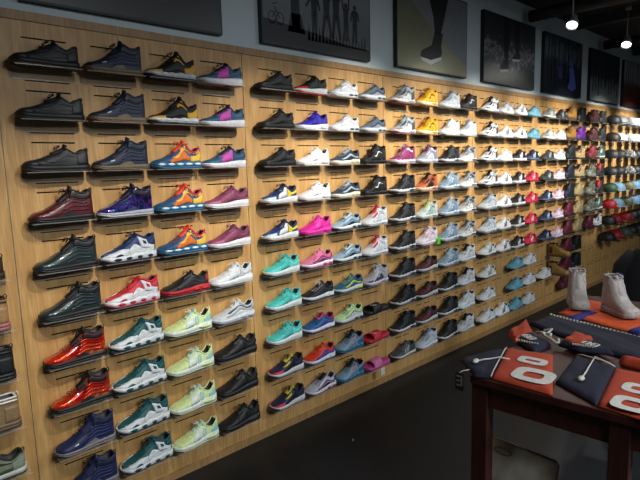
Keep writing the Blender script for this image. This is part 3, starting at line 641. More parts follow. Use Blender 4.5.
 'cbk': ('cap', scheme('#15171a', logo='#2c2e32'), 'black cap'), 'cbr': ('cap', scheme('#1f1614', brim='#17110f', logo='#3a2c28'), 'black-brown cap'),
 'cwh': ('cap', scheme('#d8dce0', brim='#ccd4dc', logo='#5c6870'), 'white cap'), 'cwb': ('cap', scheme('#17181c', brim='#1b1c20', logo='#e0e0e4'), 'black cap with white front mark'),
 'ccm': ('cap', scheme(GREYCAMO, brim=GREYCAMO, logo='#c8c8c4'), 'grey camouflage cap'), 'cgr': ('cap', scheme('#20402c', brim='#1a3626', logo='#6c8c74'), 'dark green cap'),
 'clb': ('cap', scheme('#88b4d0', brim='#c8dce8', logo='#dce8f0'), 'pale blue cap with white brim'), 'cbl': ('cap', scheme('#6c94b8', brim='#84a8c4', logo='#c8d8e4'), 'dusty blue cap'),
 'crd': ('cap', scheme('#9c1020', brim='#8c0e1c', logo='#d8b0b4'), 'red cap'), 'col': ('cap', scheme('#5c6448', brim='#6c7050', logo='#8c8c70'), 'olive cap'),
 'ctn': ('cap', scheme('#7c7450', brim='#8c8460', logo='#a89c78'), 'tan cap'), 'cgy': ('cap', scheme('#3c4a44', brim='#44524c', logo='#7c8c84'), 'grey-green cap'),
}
ORD = ['first', 'second', 'third', 'fourth', 'fifth', 'sixth', 'seventh', 'eighth', 'ninth', 'tenth']
ROWN = ['top row', 'second row down', 'third row down', 'fourth row down', 'fifth row down', 'sixth row down', 'seventh row down', 'eighth row down', 'ninth row down', 'bottom row']
def place(key, loc, rz=0, scale=1., name=None, label=None, cat=None, group=None):
    typ, sc, desc = K[key]
    kind = {'cap': 'baseball_cap', 'boot': 'boot', 'tall_boot': 'boot', 'slide': 'slide_sandal'}.get(typ, 'sneaker')
    root = empty(kind, loc, rz); root.scale = scale if isinstance(scale, tuple) else (scale,)*3
    tag(root, label or desc, {'baseball_cap': 'cap', 'slide_sandal': 'sandal'}.get(kind, kind), group)
    for pn, me, roles in TYPES[typ][1]:
        if pn in ('side_logo',) and typ in ('court_low', 'retro_mid', 'high_top') and sc['logo'] == sc['pan']: continue
        obj(pn, me, [sc[r_] for r_ in roles], root, True)
    return root

# ------------------------------------------------------------------ shelves
def shelf_mesh(depth, w):
    mb = MB(); h = w/2; t = .004
    mb.add([(-h, 0, 0), (h, 0, 0), (h, -depth, 0), (-h, -depth, 0), (-h, 0, -t), (h, 0, -t), (h, -depth, -t), (-h, -depth, -t)],
           [(0, 1, 2, 3), (4, 7, 6, 5), (0, 3, 7, 4), (1, 5, 6, 2)], 0)
    mb.add([(-h, -depth, 0), (h, -depth, 0), (h, -depth, -t), (-h, -depth, -t)], [(0, 1, 2, 3)], 1)
    mb.box(-h, h, -.003, 0, -.042, -t, 0)
    mb.box(-h*.9, h*.9, -.006, -.003, -.046, -.042, 1)
    return mb.mesh('acrylic_shelf')
SH1, SH2 = shelf_mesh(.112, .262), shelf_mesh(.2, .262)
SH1.materials.append(ACR); SH1.materials.append(ACE); SH2.materials.append(ACR); SH2.materials.append(ACE)

G = {  # panel -> four columns of ten
 1: ['blkgum blkcourt blkcourt marfoam grnfoam grnfoam redfoam redfoam navyfoam navyfoam',
     'navygum navygum navygum irid navywht redwht tealwht tealwht tealwht tealwht',
     'yelblk yelblk multi multi multi blkred neon neon neon neon',
     'tealpink tealpink tealpink mauve mauve whtrun whtgrey blkrun blkrun blkmid'],
 2: ['blkrun blkrun blkrun blubel blubel aqua aqua aqua navyred navyred',
     'redtoe royal whtplain whtplain hotpink pinkpur blkwht blupur redblu whtpurp',
     'whtair whtair navpat navpat ltblu ltblu tealyel palegrn blupad blupad',
     'greynav greynav blkhi blkhi whtred whtred greypur slblk slred slpnk'],
 3: ['gwred gwred magenta blkw blkw blkw blkw blkw blkw greylow',
     'yellow yellow greypr2 orange palehi pinkwht maroon maroon maroon ltgrey',
     'ltgrey whthi blkw greyblu greyblu greyblu greyblu blkw blkw blkw',
     'blkhi ltgrey grywht grywht grywht grywht whtbt whtbt whthi whtbt'],
 4: ['whtblk whtblk whtblk whtblk ltgrey ltgrey whtgrylow whtgrylow whtlow whtlow',
     'whtlow whtstr whtlow whtstr whtstr whtstr whtstr - - whtstr',
     'whtstr whtstr blkstr blkstr blkstr blkstr blkstr ltblue ltblue ltblue',
     'ltblue ltblue navlow redlow redlow redlow redlow whtlow whtlow whtlow'],
 5: ['gryw gryw blkgry blkgry navlow navlow navlow - whtlow -',
     'blkgry whtlow whtlow pnkw pnkw pnkw pnkw wheat wheat -',
     'tanboot tanboot dkboot navboot navboot burg burg burg burg burg',
     'dkboot purple creamdk creamdk cream cream cream dkboot dkboot -'],
 6: ['marboot marboot redboot camoboot camoboot camoboot burg - - -',
     'dkboot dkboot grnw redblk redblk grnw wbboot - - -',
     'cbk cbr cbk cbk cgr crd cbk cbk - -',
     'cwh cwh cwb cwb clb clb crd crd - -'],
 7: ['cwh cwh ccm ccm ctn col crd cgy - -',
     'cwh cwh cbk cbk cbl cbl cbk cbk - -',
     'cwh cwh cbk cbk cbl cbl cbk cbk - -',
     'cbk cwh cbk cbk cgr cbl cbk cbk - -'],
}
PN = ['panel cut off at left', 'first full panel', 'second full panel', 'third full panel', 'fourth full panel', 'fifth full panel', 'sixth full panel', 'seventh full panel']
count = {}
for p, cols in G.items():
    for c, line in enumerate(cols):
        for r_, key in enumerate(line.split()):
            if key == '-': continue
            count[key] = count.get(key, 0)+1
def add_cell(p, c, r_, key):
    typ, sc, desc = K[key]
    X = colx(p, c+1); z = rowz(r_)
    place_txt = '%s, %s column, %s' % (ROWN[r_], ORD[c], PN[p])
    deep = typ in ('cap',) or key in ('wheat',)
    sh = obj('acrylic_shelf', SH2 if deep else SH1, []); sh.location = (X, 0, z)
    tag(sh, 'clear acrylic shelf, %s' % place_txt, 'shelf', 'clear acrylic shelves on the oak wall')
    grp = 'caps on the oak wall' if typ == 'cap' else 'shoes on the oak wall'
    rz = random.uniform(-.025, .025); y = -.058; k_ = {1: .97, 2: .92, 3: .96}.get(p, .97); sc_ = (k_, .95, .84*(1 if p == 1 else .97))
    X += {1: [.012+.0015*r_]*4, 2: [.006+.0016*r_]*4, 3: [-.026, -.014, .012, .0]}.get(p, [0]*4)[c]; sh.location.x = X
    if key == 'wheat': rz = PI/2; y = -.14; X -= .07; sc_ = (.85, .9, .9)
    if typ == 'cap': y = -.107; rz = 0
    if typ == 'boot' and key != 'wheat': sc_ = (.95, .97, .95)
    if typ == 'cap': sc_ = 1.
    lab = '%s, %s' % (desc, place_txt)
    place(key, (X+random.uniform(-.003, .003) if typ != 'cap' else X, y, z+.0003), rz, sc_, label=lab, group=grp)
for p, cols in G.items():
    for c, line in enumerate(cols):
        for r_, key in enumerate(line.split()):
            if key != '-': add_cell(p, c, r_, key)
# shoes whose heels enter at the left edge
for r_, key in ((4, 'dkbrown'), (5, 'pinkheel'), (6, 'blkbt0'), (7, 'beigebt'), (8, 'camolow')):
    X = -.195; z = rowz(r_)+(.0)
    sh = obj('acrylic_shelf', SH1, []); sh.location = (X+.02, 0, z)
    tag(sh, 'clear acrylic shelf, %s, cut off at the left edge' % ROWN[r_], 'shelf', 'clear acrylic shelves on the oak wall')
    place(key, (X, -.058, z+.0003), 0, (1, .95, .84), label='%s, %s, cut off by the left edge' % (K[key][2], ROWN[r_]), group='shoes on the oak wall')
# paper tags
def price_tag(X, z, label, y=-.1125, colr='#d8d8d4', rz=0):
    t = MB().box(-.022, .022, -.001, 0, -.055, 0).mesh('price_tag')
    o = obj('price_tag', t, mat(colr, .6)); o.location = (X, y, z); o.rotation_euler = (0, 0, rz); tag(o, label, 'tag')
price_tag(2.27, rowz(9)-.001, 'white paper tag hanging under the pink slide sandal')
price_tag(3.975, rowz(7)+.06, 'white paper tag beside the greenish-white trainer above an empty slot', y=-.01)
o = obj('price_tag', MB().box(-.02, .02, -.001, 0, -.03, .03).mesh('price_tag'), mat('#58d020', .5)); o.location = (2.98, -.1125, rowz(5)+.022)
tag(o, 'bright green tag on the white and pink high-top', 'tag')

# ------------------------------------------------------------------ wall pictures
FR = mat('#0c0d0f', .5)
def poster(x0, x1, z0, z1, label, bgm, builder=None):
    root = empty('wall_poster', (x0, -.004, z0)); tag(root, label, 'poster', 'dark photo posters above the oak panels')
    W, H = x1-x0, z1-z0
    obj('board', MB().box(0, W, -.018, .016, 0, H).mesh('board'), FR, root)
    obj('print', MB().box(.008, W-.008, -.0195, -.018, .008, H-.008).mesh('print'), bgm, root)
    if builder: builder(root, W, H)
def grad(name, stops, axis='Z', H=.62, noise=0, scale=8, rough=.35):
    """printed picture: bands of colour across the sheet, roughened by noise"""
    m, nt, b = base_mat(name); N = nt.nodes.new; Lk = nt.links.new
    tc = N('ShaderNodeTexCoord'); sp = N('ShaderNodeSeparateXYZ'); Lk(tc.outputs['Object'], sp.inputs[0])
    n = N('ShaderNodeTexNoise'); n.inputs['Scale'].default_value = scale; n.inputs['Detail'].default_value = 6; Lk(tc.outputs['Object'], n.inputs['Vector'])
    mm = N('ShaderNodeMath'); mm.operation = 'MULTIPLY_ADD'; mm.inputs[1].default_value = noise*2; mm.inputs[2].default_value = -noise
    Lk(n.outputs['Fac'], mm.inputs[0])
    d = N('ShaderNodeMath'); d.operation = 'DIVIDE'; d.inputs[1].default_value = H; Lk(sp.outputs[axis], d.inputs[0])
    a = N('ShaderNodeMath'); a.operation = 'ADD'; Lk(d.outputs[0], a.inputs[0]); Lk(mm.outputs[0], a.inputs[1])
    r = N('ShaderNodeValToRGB')
    for i, (p, c) in enumerate(stops):
        e = r.color_ramp.elements[i] if i < 2 else r.color_ramp.elements.new(p)
        e.position = p; e.color = lin(c)
    Lk(a.outputs[0], r.inputs['Fac']); Lk(r.outputs['Color'], b.inputs['Base Color']); b.inputs['Roughness'].default_value = rough
    return m
SIL = mat('#0e0f11', .5)
YF, YB = -.0205, -.0194
def shape(root, name, polys, m, y=YF):
    mb = MB()
    for pl in polys: mb.poly(pl, y, YB)
    return obj(name, mb.mesh(name), m, root)
def limb(a, b, w0, w1):
    a = Vector(a); b = Vector(b); d = (b-a).normalized(); n = Vector((-d.y, d.x))
    return [tuple(a+n*w0), tuple(a-n*w0), tuple(b-n*w1), tuple(b+n*w1)]
def disc(c, r, n=12, sx=1): return [(c[0]+r*sx*math.cos(2*PI*k/n), c[1]+r*math.sin(2*PI*k/n)) for k in range(n)]
def person(x, z, h, arms='down', stride=.03):
    P = [disc((x, z+h*.93), h*.065), limb((x, z+h*.5), (x, z+h*.85), h*.085, h*.11), limb((x, z+h*.84), (x, z+h*.9), h*.03, h*.03)]
    P += [limb((x-h*.04, z+h*.5), (x-stride, z), h*.06, h*.03), limb((x+h*.04, z+h*.5), (x+stride, z), h*.06, h*.03)]
    if arms == 'up': P += [limb((x-h*.1, z+h*.82), (x-h*.16, z+h*1.2), h*.035, h*.02), limb((x+h*.1, z+h*.82), (x+h*.14, z+h*1.2), h*.035, h*.02)]
    elif arms == 'out': P += [limb((x-h*.1, z+h*.8), (x-h*.26, z+h*.58), h*.035, h*.025), limb((x+h*.1, z+h*.8), (x+h*.17, z+h*.55), h*.035, h*.025)]
    else: P += [limb((x-h*.1, z+h*.8), (x-h*.17, z+h*.55), h*.035, h*.025), limb((x+h*.1, z+h*.8), (x+h*.16, z+h*.58), h*.035, h*.025)]
    return P
def art_run(root, W, H):
    shape(root, 'printed_ground', [[(.01, .01), (W-.01, .01), (W-.01, .07), (.7, .075), (.5, .1), (.3, .12), (.01, .14)]], SIL)
    shape(root, 'printed_tree', [limb((.26, .1), (.24, H-.01), .035, .03), [(.19, .09), (.33, .09), (.3, .2), (.22, .2)]], SIL)
    ring = []
    for cx, cz in ((.075, .15), (.135, .15)):
        for k in range(14):
            a0, a1 = 2*PI*k/14, 2*PI*(k+1)/14
            ring.append(limb((cx+.026*math.cos(a0), cz+.034*math.sin(a0)), (cx+.026*math.cos(a1), cz+.034*math.sin(a1)), .003, .003))
    ring += [limb((.075, .15), (.11, .2), .003, .003), limb((.135, .15), (.095, .215), .003, .003), limb((.08, .225), (.115, .235), .003, .003)]
    shape(root, 'printed_bicycle', ring, SIL)
    for x, h, arms, st in ((.41, .27, 'out', .012), (.515, .27, 'up', .04), (.6, .29, 'up', .035), (.69, .24, 'up', .015), (.775, .24, 'down', .015)):
        shape(root, 'printed_figure', person(x, .1, h, arms, st), SIL)
    shape(root, 'printed_reeds', [[(x-.012, .06), (x+.012, .06), (x+.002, .06+.05+.05*abs(math.sin(x*31)))] for x in [.36+.03*k for k in range(18)]], SIL)
def art_leg(root, W, H):
    shape(root, 'printed_shadow_wall', [[(.01, .6), (.4, .34), (.92, .1), (W-.01, .1), (W-.01, H-.01), (.01, H-.01)]], mat('#7c8084', .5), -.0200)
    shape(root, 'printed_leg', [[(.37, H-.01), (.66, H-.01), (.6, .42), (.55, .3), (.47, .3), (.45, .42)], [(.47, .31), (.58, .31), (.55, .17), (.4, .13)]], mat('#0d0e10', .5), -.0206)
    shape(root, 'printed_shoe', [[(.28, .1), (.3, .15), (.42, .2), (.54, .25), (.57, .17), (.55, .11), (.42, .08)]], mat('#18191c', .5), -.0212)
    shape(root, 'printed_shoe_sole', [[(.28, .1), (.42, .09), (.56, .13), (.56, .105), (.42, .055), (.3, .075)]], mat('#d8dada', .5), -.0216)
def art_walk(root, W, H):
    shape(root, 'printed_legs', [limb((.42, H-.01), (.4, .24), .07, .035), limb((.6, H-.01), (.62, .32), .07, .035)], mat('#0e0f12', .5))
    shape(root, 'printed_shoes', [[(.28, .13), (.3, .17), (.4, .25), (.46, .23), (.45, .15)], [(.52, .25), (.56, .29), (.62, .34), (.68, .31), (.66, .26)]], mat('#191a1e', .5), -.0212)
    shape(root, 'printed_shoe_soles', [[(.28, .13), (.45, .15), (.45, .125), (.3, .105)], [(.52, .25), (.66, .26), (.66, .24), (.53, .23)]], mat('#d0d4d4', .5), -.0216)
def art_trees(root, W, H):
    shape(root, 'printed_trunks', [limb((x, .12+.05*math.sin(x*40)), (x+.03*math.sin(x*17), H-.01), .012, .008) for x in (.08, .17, .27, .36, .5, .62, .71, .83, .93)], mat('#0b0c10', .5))
def art_blue(root, W, H):
    art_trees(root, W, H)
    shape(root, 'printed_blue_figure', [disc((.7, .36), .035), [(.64, .3), (.74, .33), (.8, .2), (.84, .1), (.72, .06), (.6, .09), (.66, .18)]], mat('#5460b8', .5), -.0212)
    shape(root, 'printed_far_figure', [[(.34, .3), (.44, .32), (.46, .18), (.36, .17)]], mat('#38407c', .5), -.0212)
PZ0, PZ1 = 2.383, 2.995
poster(.12, 1.09, PZ0, PZ1, 'near-black landscape poster with a faint pale streak, leftmost', grad('dark_streak_print', [(.0, '#222426'), (.35, '#2a2c2c'), (.5, '#686a66'), (.62, '#303232'), (1, '#202122')], noise=.35, scale=2.5))
poster(1.355, 2.285, PZ0, PZ1, 'dusk poster with silhouettes of people and a bicycle', grad('dusk_print', [(0, '#3c3e42'), (.3, '#5c6064'), (.6, '#7c8186'), (1, '#54585c')], noise=.05), art_run)
poster(2.575, 3.515, PZ0, PZ1, 'poster of one leg in a black running shoe on olive ground', grad('olive_print', [(0, '#8c8c68'), (.5, '#7c7e64'), (1, '#66695c')], noise=.05), art_leg)
poster(3.79, 4.785, PZ0, PZ1, 'dark poster of two walking legs on gravel', grad('gravel_print', [(.05, '#2a2c2e'), (.35, '#3c4042'), (.48, '#888c8e'), (.56, '#34363a'), (1, '#2c2e32')], noise=.5, scale=22), art_walk)
poster(5.0, 6.0, PZ0, PZ1, 'dark forest poster with a blue seated figure', grad('forest_print', [(0, '#20242e'), (.5, '#2a303a'), (.75, '#6c747e'), (1, '#2c3038')], noise=.35, scale=14), art_blue)
poster(6.265, 7.275, PZ0, PZ1, 'dark tree poster with pale grey gravel lower half', grad('pale_ground_print', [(.1, '#8c9290'), (.35, '#747a78'), (.5, '#343a3c'), (1, '#3a4042')], noise=.3, scale=18), art_trees)
poster(7.45, 8.42, PZ0, PZ1, 'dusk sky poster with dark red ground, rightmost', grad('red_ground_print', [(.05, '#4c2624'), (.45, '#5c302c'), (.6, '#8c9496'), (1, '#9ca4a8')], noise=.15, scale=10), art_trees)

# ------------------------------------------------------------------ table and what lies on it
TA = math.radians(5)
TX, TY = 1.385, -1.355
TM = Matrix.Translation((TX, TY, 0)) @ Matrix.Rotation(TA, 4, 'Z')
DW = wood_mat('dark_cherry', '#481c12', '#38130b', '#220a06', 5, .55)
table = empty('display_table', (TX, TY, 0), TA); tag(table, 'dark red-brown wooden display table in the front right corner', 'table')
TL, TW, TH = 1.75, .74, .755
obj('tabletop', MB().box(0, TL, -TW, 0, TH-.035, TH, bev=.004).mesh('tabletop'), DW, table)
obj('apron', MB().box(.03, TL-.03, -.045, -.025, TH-.13, TH-.035).box(.03, TL-.03, -TW+.025, -TW+.045, TH-.13, TH-.035).box(.02, .04, -TW+.03, -.03, TH-.13, TH-.035).box(TL-.04, TL-.02, -TW+.03, -.03, TH-.13, TH-.035).mesh('apron'), DW, table)
for x in (.01, TL-.085):
    for y in (-.075, -.61 if x < .5 else -TW+.01): obj('leg', MB().box(x, x+.07, y, y+.07, 0, TH-.035, bev=.003).mesh('leg'), DW, table)

def garment_piece(name, quad, z, th, m, parent, seed=0, wr=.004, n=14):
    """soft slab of folded cloth whose corners are quad (world x,y)"""
    rnd = random.Random(seed); ph = [rnd.uniform(0, 6.28) for _ in range(6)]
    A, B, Cc, D = [Vector(q) for q in quad]
    vs = []; fs = []
    for lay in (1, 0):
        for i in range(n+1):
            for j in range(n+1):
                u, v = i/n, j/n; P = (A*(1-u)+B*u)*(1-v)+(D*(1-u)+Cc*u)*v
                e = min(1, min(u, 1-u, v, 1-v)*n/2.2); e = math.sqrt(max(0, 1-(1-e)**2))
                w = math.sin(9*u+4*v+ph[0])*.5+math.sin(15*v-6*u+ph[1])*.3+math.sin(21*u+11*v+ph[2])*.2
                edge = 1+.012*math.sin(8*u+ph[3])*(v > .9)
                h = (th*(.35+.65*e)+wr*w*e) if lay else .0
                vs.append((P.x*1, P.y*edge if False else P.y, z+h))
    m_ = n+1; T = m_*m_
    for i in range(n):
        for j in range(n):
            q = (i*m_+j, i*m_+j+1, (i+1)*m_+j+1, (i+1)*m_+j); fs += [q, tuple(T+k for k in reversed(q))]
    for i in range(n):
        for a, b_ in ((i, i+1), (n*m_+i, n*m_+i+1), (i*m_, (i+1)*m_), (i*m_+n, (i+1)*m_+n)): fs.append((a, b_, T+b_, T+a))
    o = obj(name, mesh_from(name, vs, fs), m, parent)
    return o
def strip(name, pts, r, m, parent, flat=.5):
    mb = MB(); mb.tube(pts, r, 6); return obj(name, mb.mesh(name, True), m, parent)
NAVYC = mat('#0f1129', .85, 0, .2, 30, .2); ORC = mat('#a83a1e', .85, 0, .12, 40, .2); ORB = mat('#d05020', .85, 0, .12, 40, .2)
WHC = mat('#c8c4bc', .8); BLKC = mat('#0f1014', .9, 0, .2, 30, .2); PURC = mat('#20206c', .8, 0, .15, 30)
def wroot(name, label, cat, group=None):
    o = empty(name, (0, 0, 0)); return tag(o, label, cat, group)
def ring_glyph(mb, c, ux, uy, w, h, t, z, n=28, dz=.0015):
    """rounded zero: centre c, unit directions ux (width) uy (height)"""
    c = Vector(c); ux = Vector(ux); uy = Vector(uy); vs = []
    for rr in (1, 0):
        for k in range(n):
            a = 2*PI*k/n; ca, sa = math.cos(a), math.sin(a)
            X = abs(ca)**.55*math.copysign(1, ca)*(w/2-(0 if rr else t)); Y = abs(sa)**.55*math.copysign(1, sa)*(h/2-(0 if rr else t))
            P = c+ux*X+uy*Y; vs.append((P.x, P.y, z)); vs.append((P.x, P.y, z+dz))
    fs = []
    for k in range(n):
        k2 = (k+1) % n; o = 2*n
        fs += [(2*k+1, 2*k2+1, o+2*k2+1, o+2*k+1), (2*k, 2*k2, 2*k2+1, 2*k+1), (o+2*k, o+2*k2, o+2*k2+1, o+2*k+1)]
    mb.add(vs, fs)
def shorts(label, Q1, Q2, z, seed, digit):
    root = wroot('folded_shorts', label, 'shorts', 'navy and orange shorts on the table')
    garment_piece('waist_panel', Q1, z, .022, NAVYC, root, seed, .005)
    garment_piece('leg_panel', Q2, z, .02, ORC, root, seed+1, .003)
    a, b_ = Vector(Q1[1]), Vector(Q1[2])
    strip('seam_piping', [(a.x, a.y, z+.012), (lerp(a.x, b_.x, .15), lerp(a.y, b_.y, .15), z+.021), (lerp(a.x, b_.x, .5), lerp(a.y, b_.y, .5), z+.022), (lerp(a.x, b_.x, .85), lerp(a.y, b_.y, .85), z+.021), (b_.x, b_.y, z+.012)], .0028, WHC, root)
    # drawstring from the waist over the seam
    c0 = Vector(Q1[0])*.5+Vector(Q1[3])*.5; c1 = a*.5+b_*.5; c2 = Vector(Q2[1])*.5+Vector(Q2[2])*.5
    d = (c1-c0); e = (c2-c1)
    P = [c0+d*.3, c0+d*.45+Vector((.012, 0)), c0+d*.7, c1, c1+e*.2]
    strip('drawstring', [(p_.x, p_.y, z+.03) for p_ in P], .0035, WHC, root)
    k = c0+d*.26
    obj('drawstring_knot', MB().lathe([(.0005, .012), (.012, .008), (.016, 0), (.012, -.005), (.0005, -.007)], 10, Matrix.Translation((k.x, k.y, z+.03)) @ Matrix.Diagonal((1.4, .8, 1, 1))).mesh('drawstring_knot', True), WHC, root)
    return root
TZ = TH+.001
r1 = shorts('orange and navy shorts folded at the front left table corner, white 0 on them', [(1.50, -1.235), (1.781, -1.32), (1.408, -1.442), (1.375, -1.385)], [(1.781, -1.32), (1.848, -1.515), (1.419, -1.697), (1.408, -1.442)], TZ, 3, '0')
mb = MB(); ring_glyph(mb, (1.515, -1.575), (.12, -.99), (.99, .12), .165, .15, .042, TZ+.0225)
obj('number', mb.mesh('number'), WHC, r1)
mb = MB(); ring_glyph(mb, (1.668, -1.50), (.12, -.99), (.99, .12), .125, .085, .03, TZ+.0225)
obj('number', mb.mesh('number'), WHC, r1)
r2 = shorts('orange and navy shorts folded at the right end of the table front', [(1.545, -1.655), (1.9, -1.600), (1.868, -1.774), (1.443, -1.848)], [(1.868, -1.774), (1.895, -2.07), (1.43, -2.075), (1.443, -1.848)], TZ, 8, '0')
mb = MB(); ring_glyph(mb, (1.50, -1.945), (.05, -1), (1, .05), .13, .125, .034, TZ+.0225)
ring_glyph(mb, (1.66, -1.93), (.05, -1), (1, .05), .125, .10, .03, TZ+.0225)
obj('number', mb.mesh('number'), WHC, r2)

def small_fold(label, QO, QN, z, seed, tpos, dots, script):
    root = wroot('folded_shirt', label, 'shirt', 'navy shirts with orange turned out')
    garment_piece('body_panel', QN, z, .03, NAVYC, root, seed, .006)
    garment_piece('turned_panel', QO, z+.012, .028, ORC, root, seed+1, .006)
    mb = MB()
    c, ux, uy = Vector(tpos[0]), Vector(tpos[1]), Vector(tpos[2])
    def seg(a, b_, w=.0032):
        P, Q = c+ux*a[0]+uy*a[1], c+ux*b_[0]+uy*b_[1]; mb.tube([(P.x, P.y, z+.037), (Q.x, Q.y, z+.037)], w, 4)
    for ox, s_ in ((-.02, -1), (.02, 1)):
        seg((ox-.012, -.02), (ox-.012, .02)); seg((ox+.012, -.02), (ox+.012, .02)); seg((ox-.012, .02), (ox+.012, .02)); seg((ox-.012, -.02), (ox+.012, -.02))
    seg((-.02, 0), (.02, 0))
    obj('letter_mark', mb.mesh('letter_mark'), WHC, root)
    mb = MB(); a, b_ = Vector(dots[0]), Vector(dots[1])
    for k in range(9):
        P = a.lerp(b_, k/8); mb.box(P.x-.003, P.x+.003, P.y-.003, P.y+.003, z+.03, z+.038)
    obj('stitching', mb.mesh('stitching'), WHC, root)
    return root
small_fold('navy folded shirt with orange top and white letters, left of the pair', [(1.96, -1.235), (2.231, -1.205), (2.054, -1.324), (1.861, -1.321)], [(1.934, -1.264), (2.10, -1.265), (1.955, -1.46), (1.80, -1.45)], TZ, 21, ((1.93, -1.36), (-.5, -.86), (.86, -.5)), ((1.86, -1.33), (1.87, -1.43)), 1)
small_fold('navy folded shirt with orange top and white letters, right of the pair', [(1.959, -1.514), (2.134, -1.506), (2.10, -1.60), (1.94, -1.60)], [(1.945, -1.50), (2.09, -1.575), (1.985, -1.732), (1.92, -1.60)], TZ+.018, 31, ((1.972, -1.635), (-.2, -.98), (.98, -.2)), ((1.925, -1.575), (1.945, -1.655)), 1)
# white cord bundle
cb = wroot('lanyard', 'tangled white cord lying between the two navy shirts', 'cord')
strip('cord', [(2.10, -1.36, TZ+.03), (2.13, -1.39, TZ+.036), (2.06, -1.40, TZ+.035), (2.02, -1.39, TZ+.04), (2.0, -1.41, TZ+.036), (1.975, -1.45, TZ+.036), (1.94, -1.49, TZ+.034), (1.95, -1.50, TZ+.034), (1.99, -1.48, TZ+.038)], .006, WHC, cb)
strip('cord', [(2.04, -1.35, TZ+.03), (2.03, -1.385, TZ+.042), (2.05, -1.42, TZ+.036), (2.01, -1.43, TZ+.036)], .006, WHC, cb)
big = wroot('folded_jersey', 'large navy jersey with dotted white seam across the table middle', 'jersey')
garment_piece('body_panel', [(2.225, -1.222), (2.45, -1.235), (2.31, -1.88), (1.965, -1.88)], TZ, .026, NAVYC, big, 41, .008, 20)
mb = MB(); a, b_ = Vector((2.42, -1.26)), Vector((2.29, -1.84))
for k in range(30):
    P = a.lerp(b_, k/29); mb.box(P.x-.004, P.x+.004, P.y-.0045, P.y+.0045, TZ+.022, TZ+.031)
obj('dotted_seam', mb.mesh('dotted_seam'), WHC, big)
ob = wroot('folded_jersey', 'bright orange jersey with blue bands under the two grey-white boots', 'jersey')
garment_piece('body_panel', [(2.56, -1.245), (2.98, -1.25), (2.90, -1.95), (2.37, -1.92)], TZ, .014, ORB, ob, 51, .0015, 16)
def band(q, h, s): garment_piece('blue_band', q, TZ+.006, h, PURC, ob, s, .003)
band([(2.455, -1.34), (2.68, -1.375), (2.68, -1.425), (2.43, -1.39)], .018, 52)
band([(2.42, -1.66), (2.62, -1.72), (2.61, -1.77), (2.39, -1.72)], .022, 53)
og = wroot('folded_shirt', 'small orange bundle between the large navy jersey and right shorts', 'shirt')
garment_piece('body_panel', [(1.915, -1.785), (1.96, -1.762), (1.96, -1.97), (1.915, -1.97)], TZ, .045, ORC, og, 61, .006)
# tall boots
def face(dx, dy): return math.atan2(-dy, -dx)
place('tallwht', (2.72, -1.295, TZ+.0168), face(-.86, -.5), (.84, .95, .92), label='tall grey-white laced boot on the orange jersey, left one', group='tall grey-white boots')
place('tallwht', (2.70, -1.535, TZ+.0168), face(-.55, -.83), (.84, .95, .92), label='tall grey-white laced boot on the orange jersey, right one', group='tall grey-white boots')
# hang tag over the table corner
ht = wroot('hang_tag', 'small black hang tag with white marks off the table corner', 'tag')
obj('card', MB().box(1.352, 1.3535, -1.345, -1.305, .69, .768).mesh('card'), mat('#16171a', .6), ht)
mb = MB()
for z_ in (.75, .73, .71): mb.box(1.3505, 1.352, -1.338, -1.312, z_, z_+.006)
mb.box(1.3505, 1.352, -1.338, -1.333, .71, .755)
obj('printed_marks', mb.mesh('printed_marks'), mat('#9a9a94', .6), ht)
strip('cord', [(1.352, -1.325, .768), (1.37, -1.33, .774), (1.40, -1.345, .774)], .0015, WHC, ht)

# floor mirror leaning under the table
fm = empty('floor_mirror', (1.41, -1.375, .004)); fm.rotation_euler = (0, math.radians(19), math.radians(0)); tag(fm, 'scuffed grey shoe mirror standing on the floor under the table', 'mirror')
MIRM, nt, b = base_mat('scuffed_mirror')
tc = nt.nodes.new('ShaderNodeTexCoord'); n = nt.nodes.new('ShaderNodeTexNoise'); n.inputs['Scale'].default_value = 6; n.inputs['Detail'].default_value = 5
r = nt.nodes.new('ShaderNodeValToRGB'); r.color_ramp.elements[0].color = lin('#a49c8c'); r.color_ramp.elements[1].color = lin('#e0d8c8'); r.color_ramp.elements[0].position = .35; r.color_ramp.elements[1].position = .65
nt.links.new(tc.outputs['Object'], n.inputs['Vector']); nt.links.new(n.outputs['Fac'], r.inputs['Fac']); nt.links.new(r.outputs['Color'], b.inputs['Base Color']); b.inputs['Roughness'].default_value = .22; b.inputs['Metallic'].default_value = .3
obj('panel', MB().box(0, .012, -.30, 0, .006, .43, bev=.003).mesh('panel'), MIRM, fm)
STL = mat('#8c8880', .35, .8)
obj('edge_frame', MB().tube([(.006, 0, .006), (.006, 0, .42), (.006, -.012, .432), (.006, -.288, .432), (.006, -.30, .42), (.006, -.30, .006)], .0065, 6).mesh('edge_frame', True), STL, fm)
obj('rear_strut', MB().tube([(.014, -.1, .4), (.115, -.1, .05)], .006, 6).tube([(.014, -.2, .4), (.115, -.2, .05)], .006, 6).mesh('rear_strut', True), STL, fm)
obj('oval_logo', MB().tube([(-.001, -.06+.04*math.cos(2*PI*k/16), .39+.014*math.sin(2*PI*k/16)) for k in range(17)], .002, 4).mesh('oval_logo'), mat('#2c2a28', .5), fm)

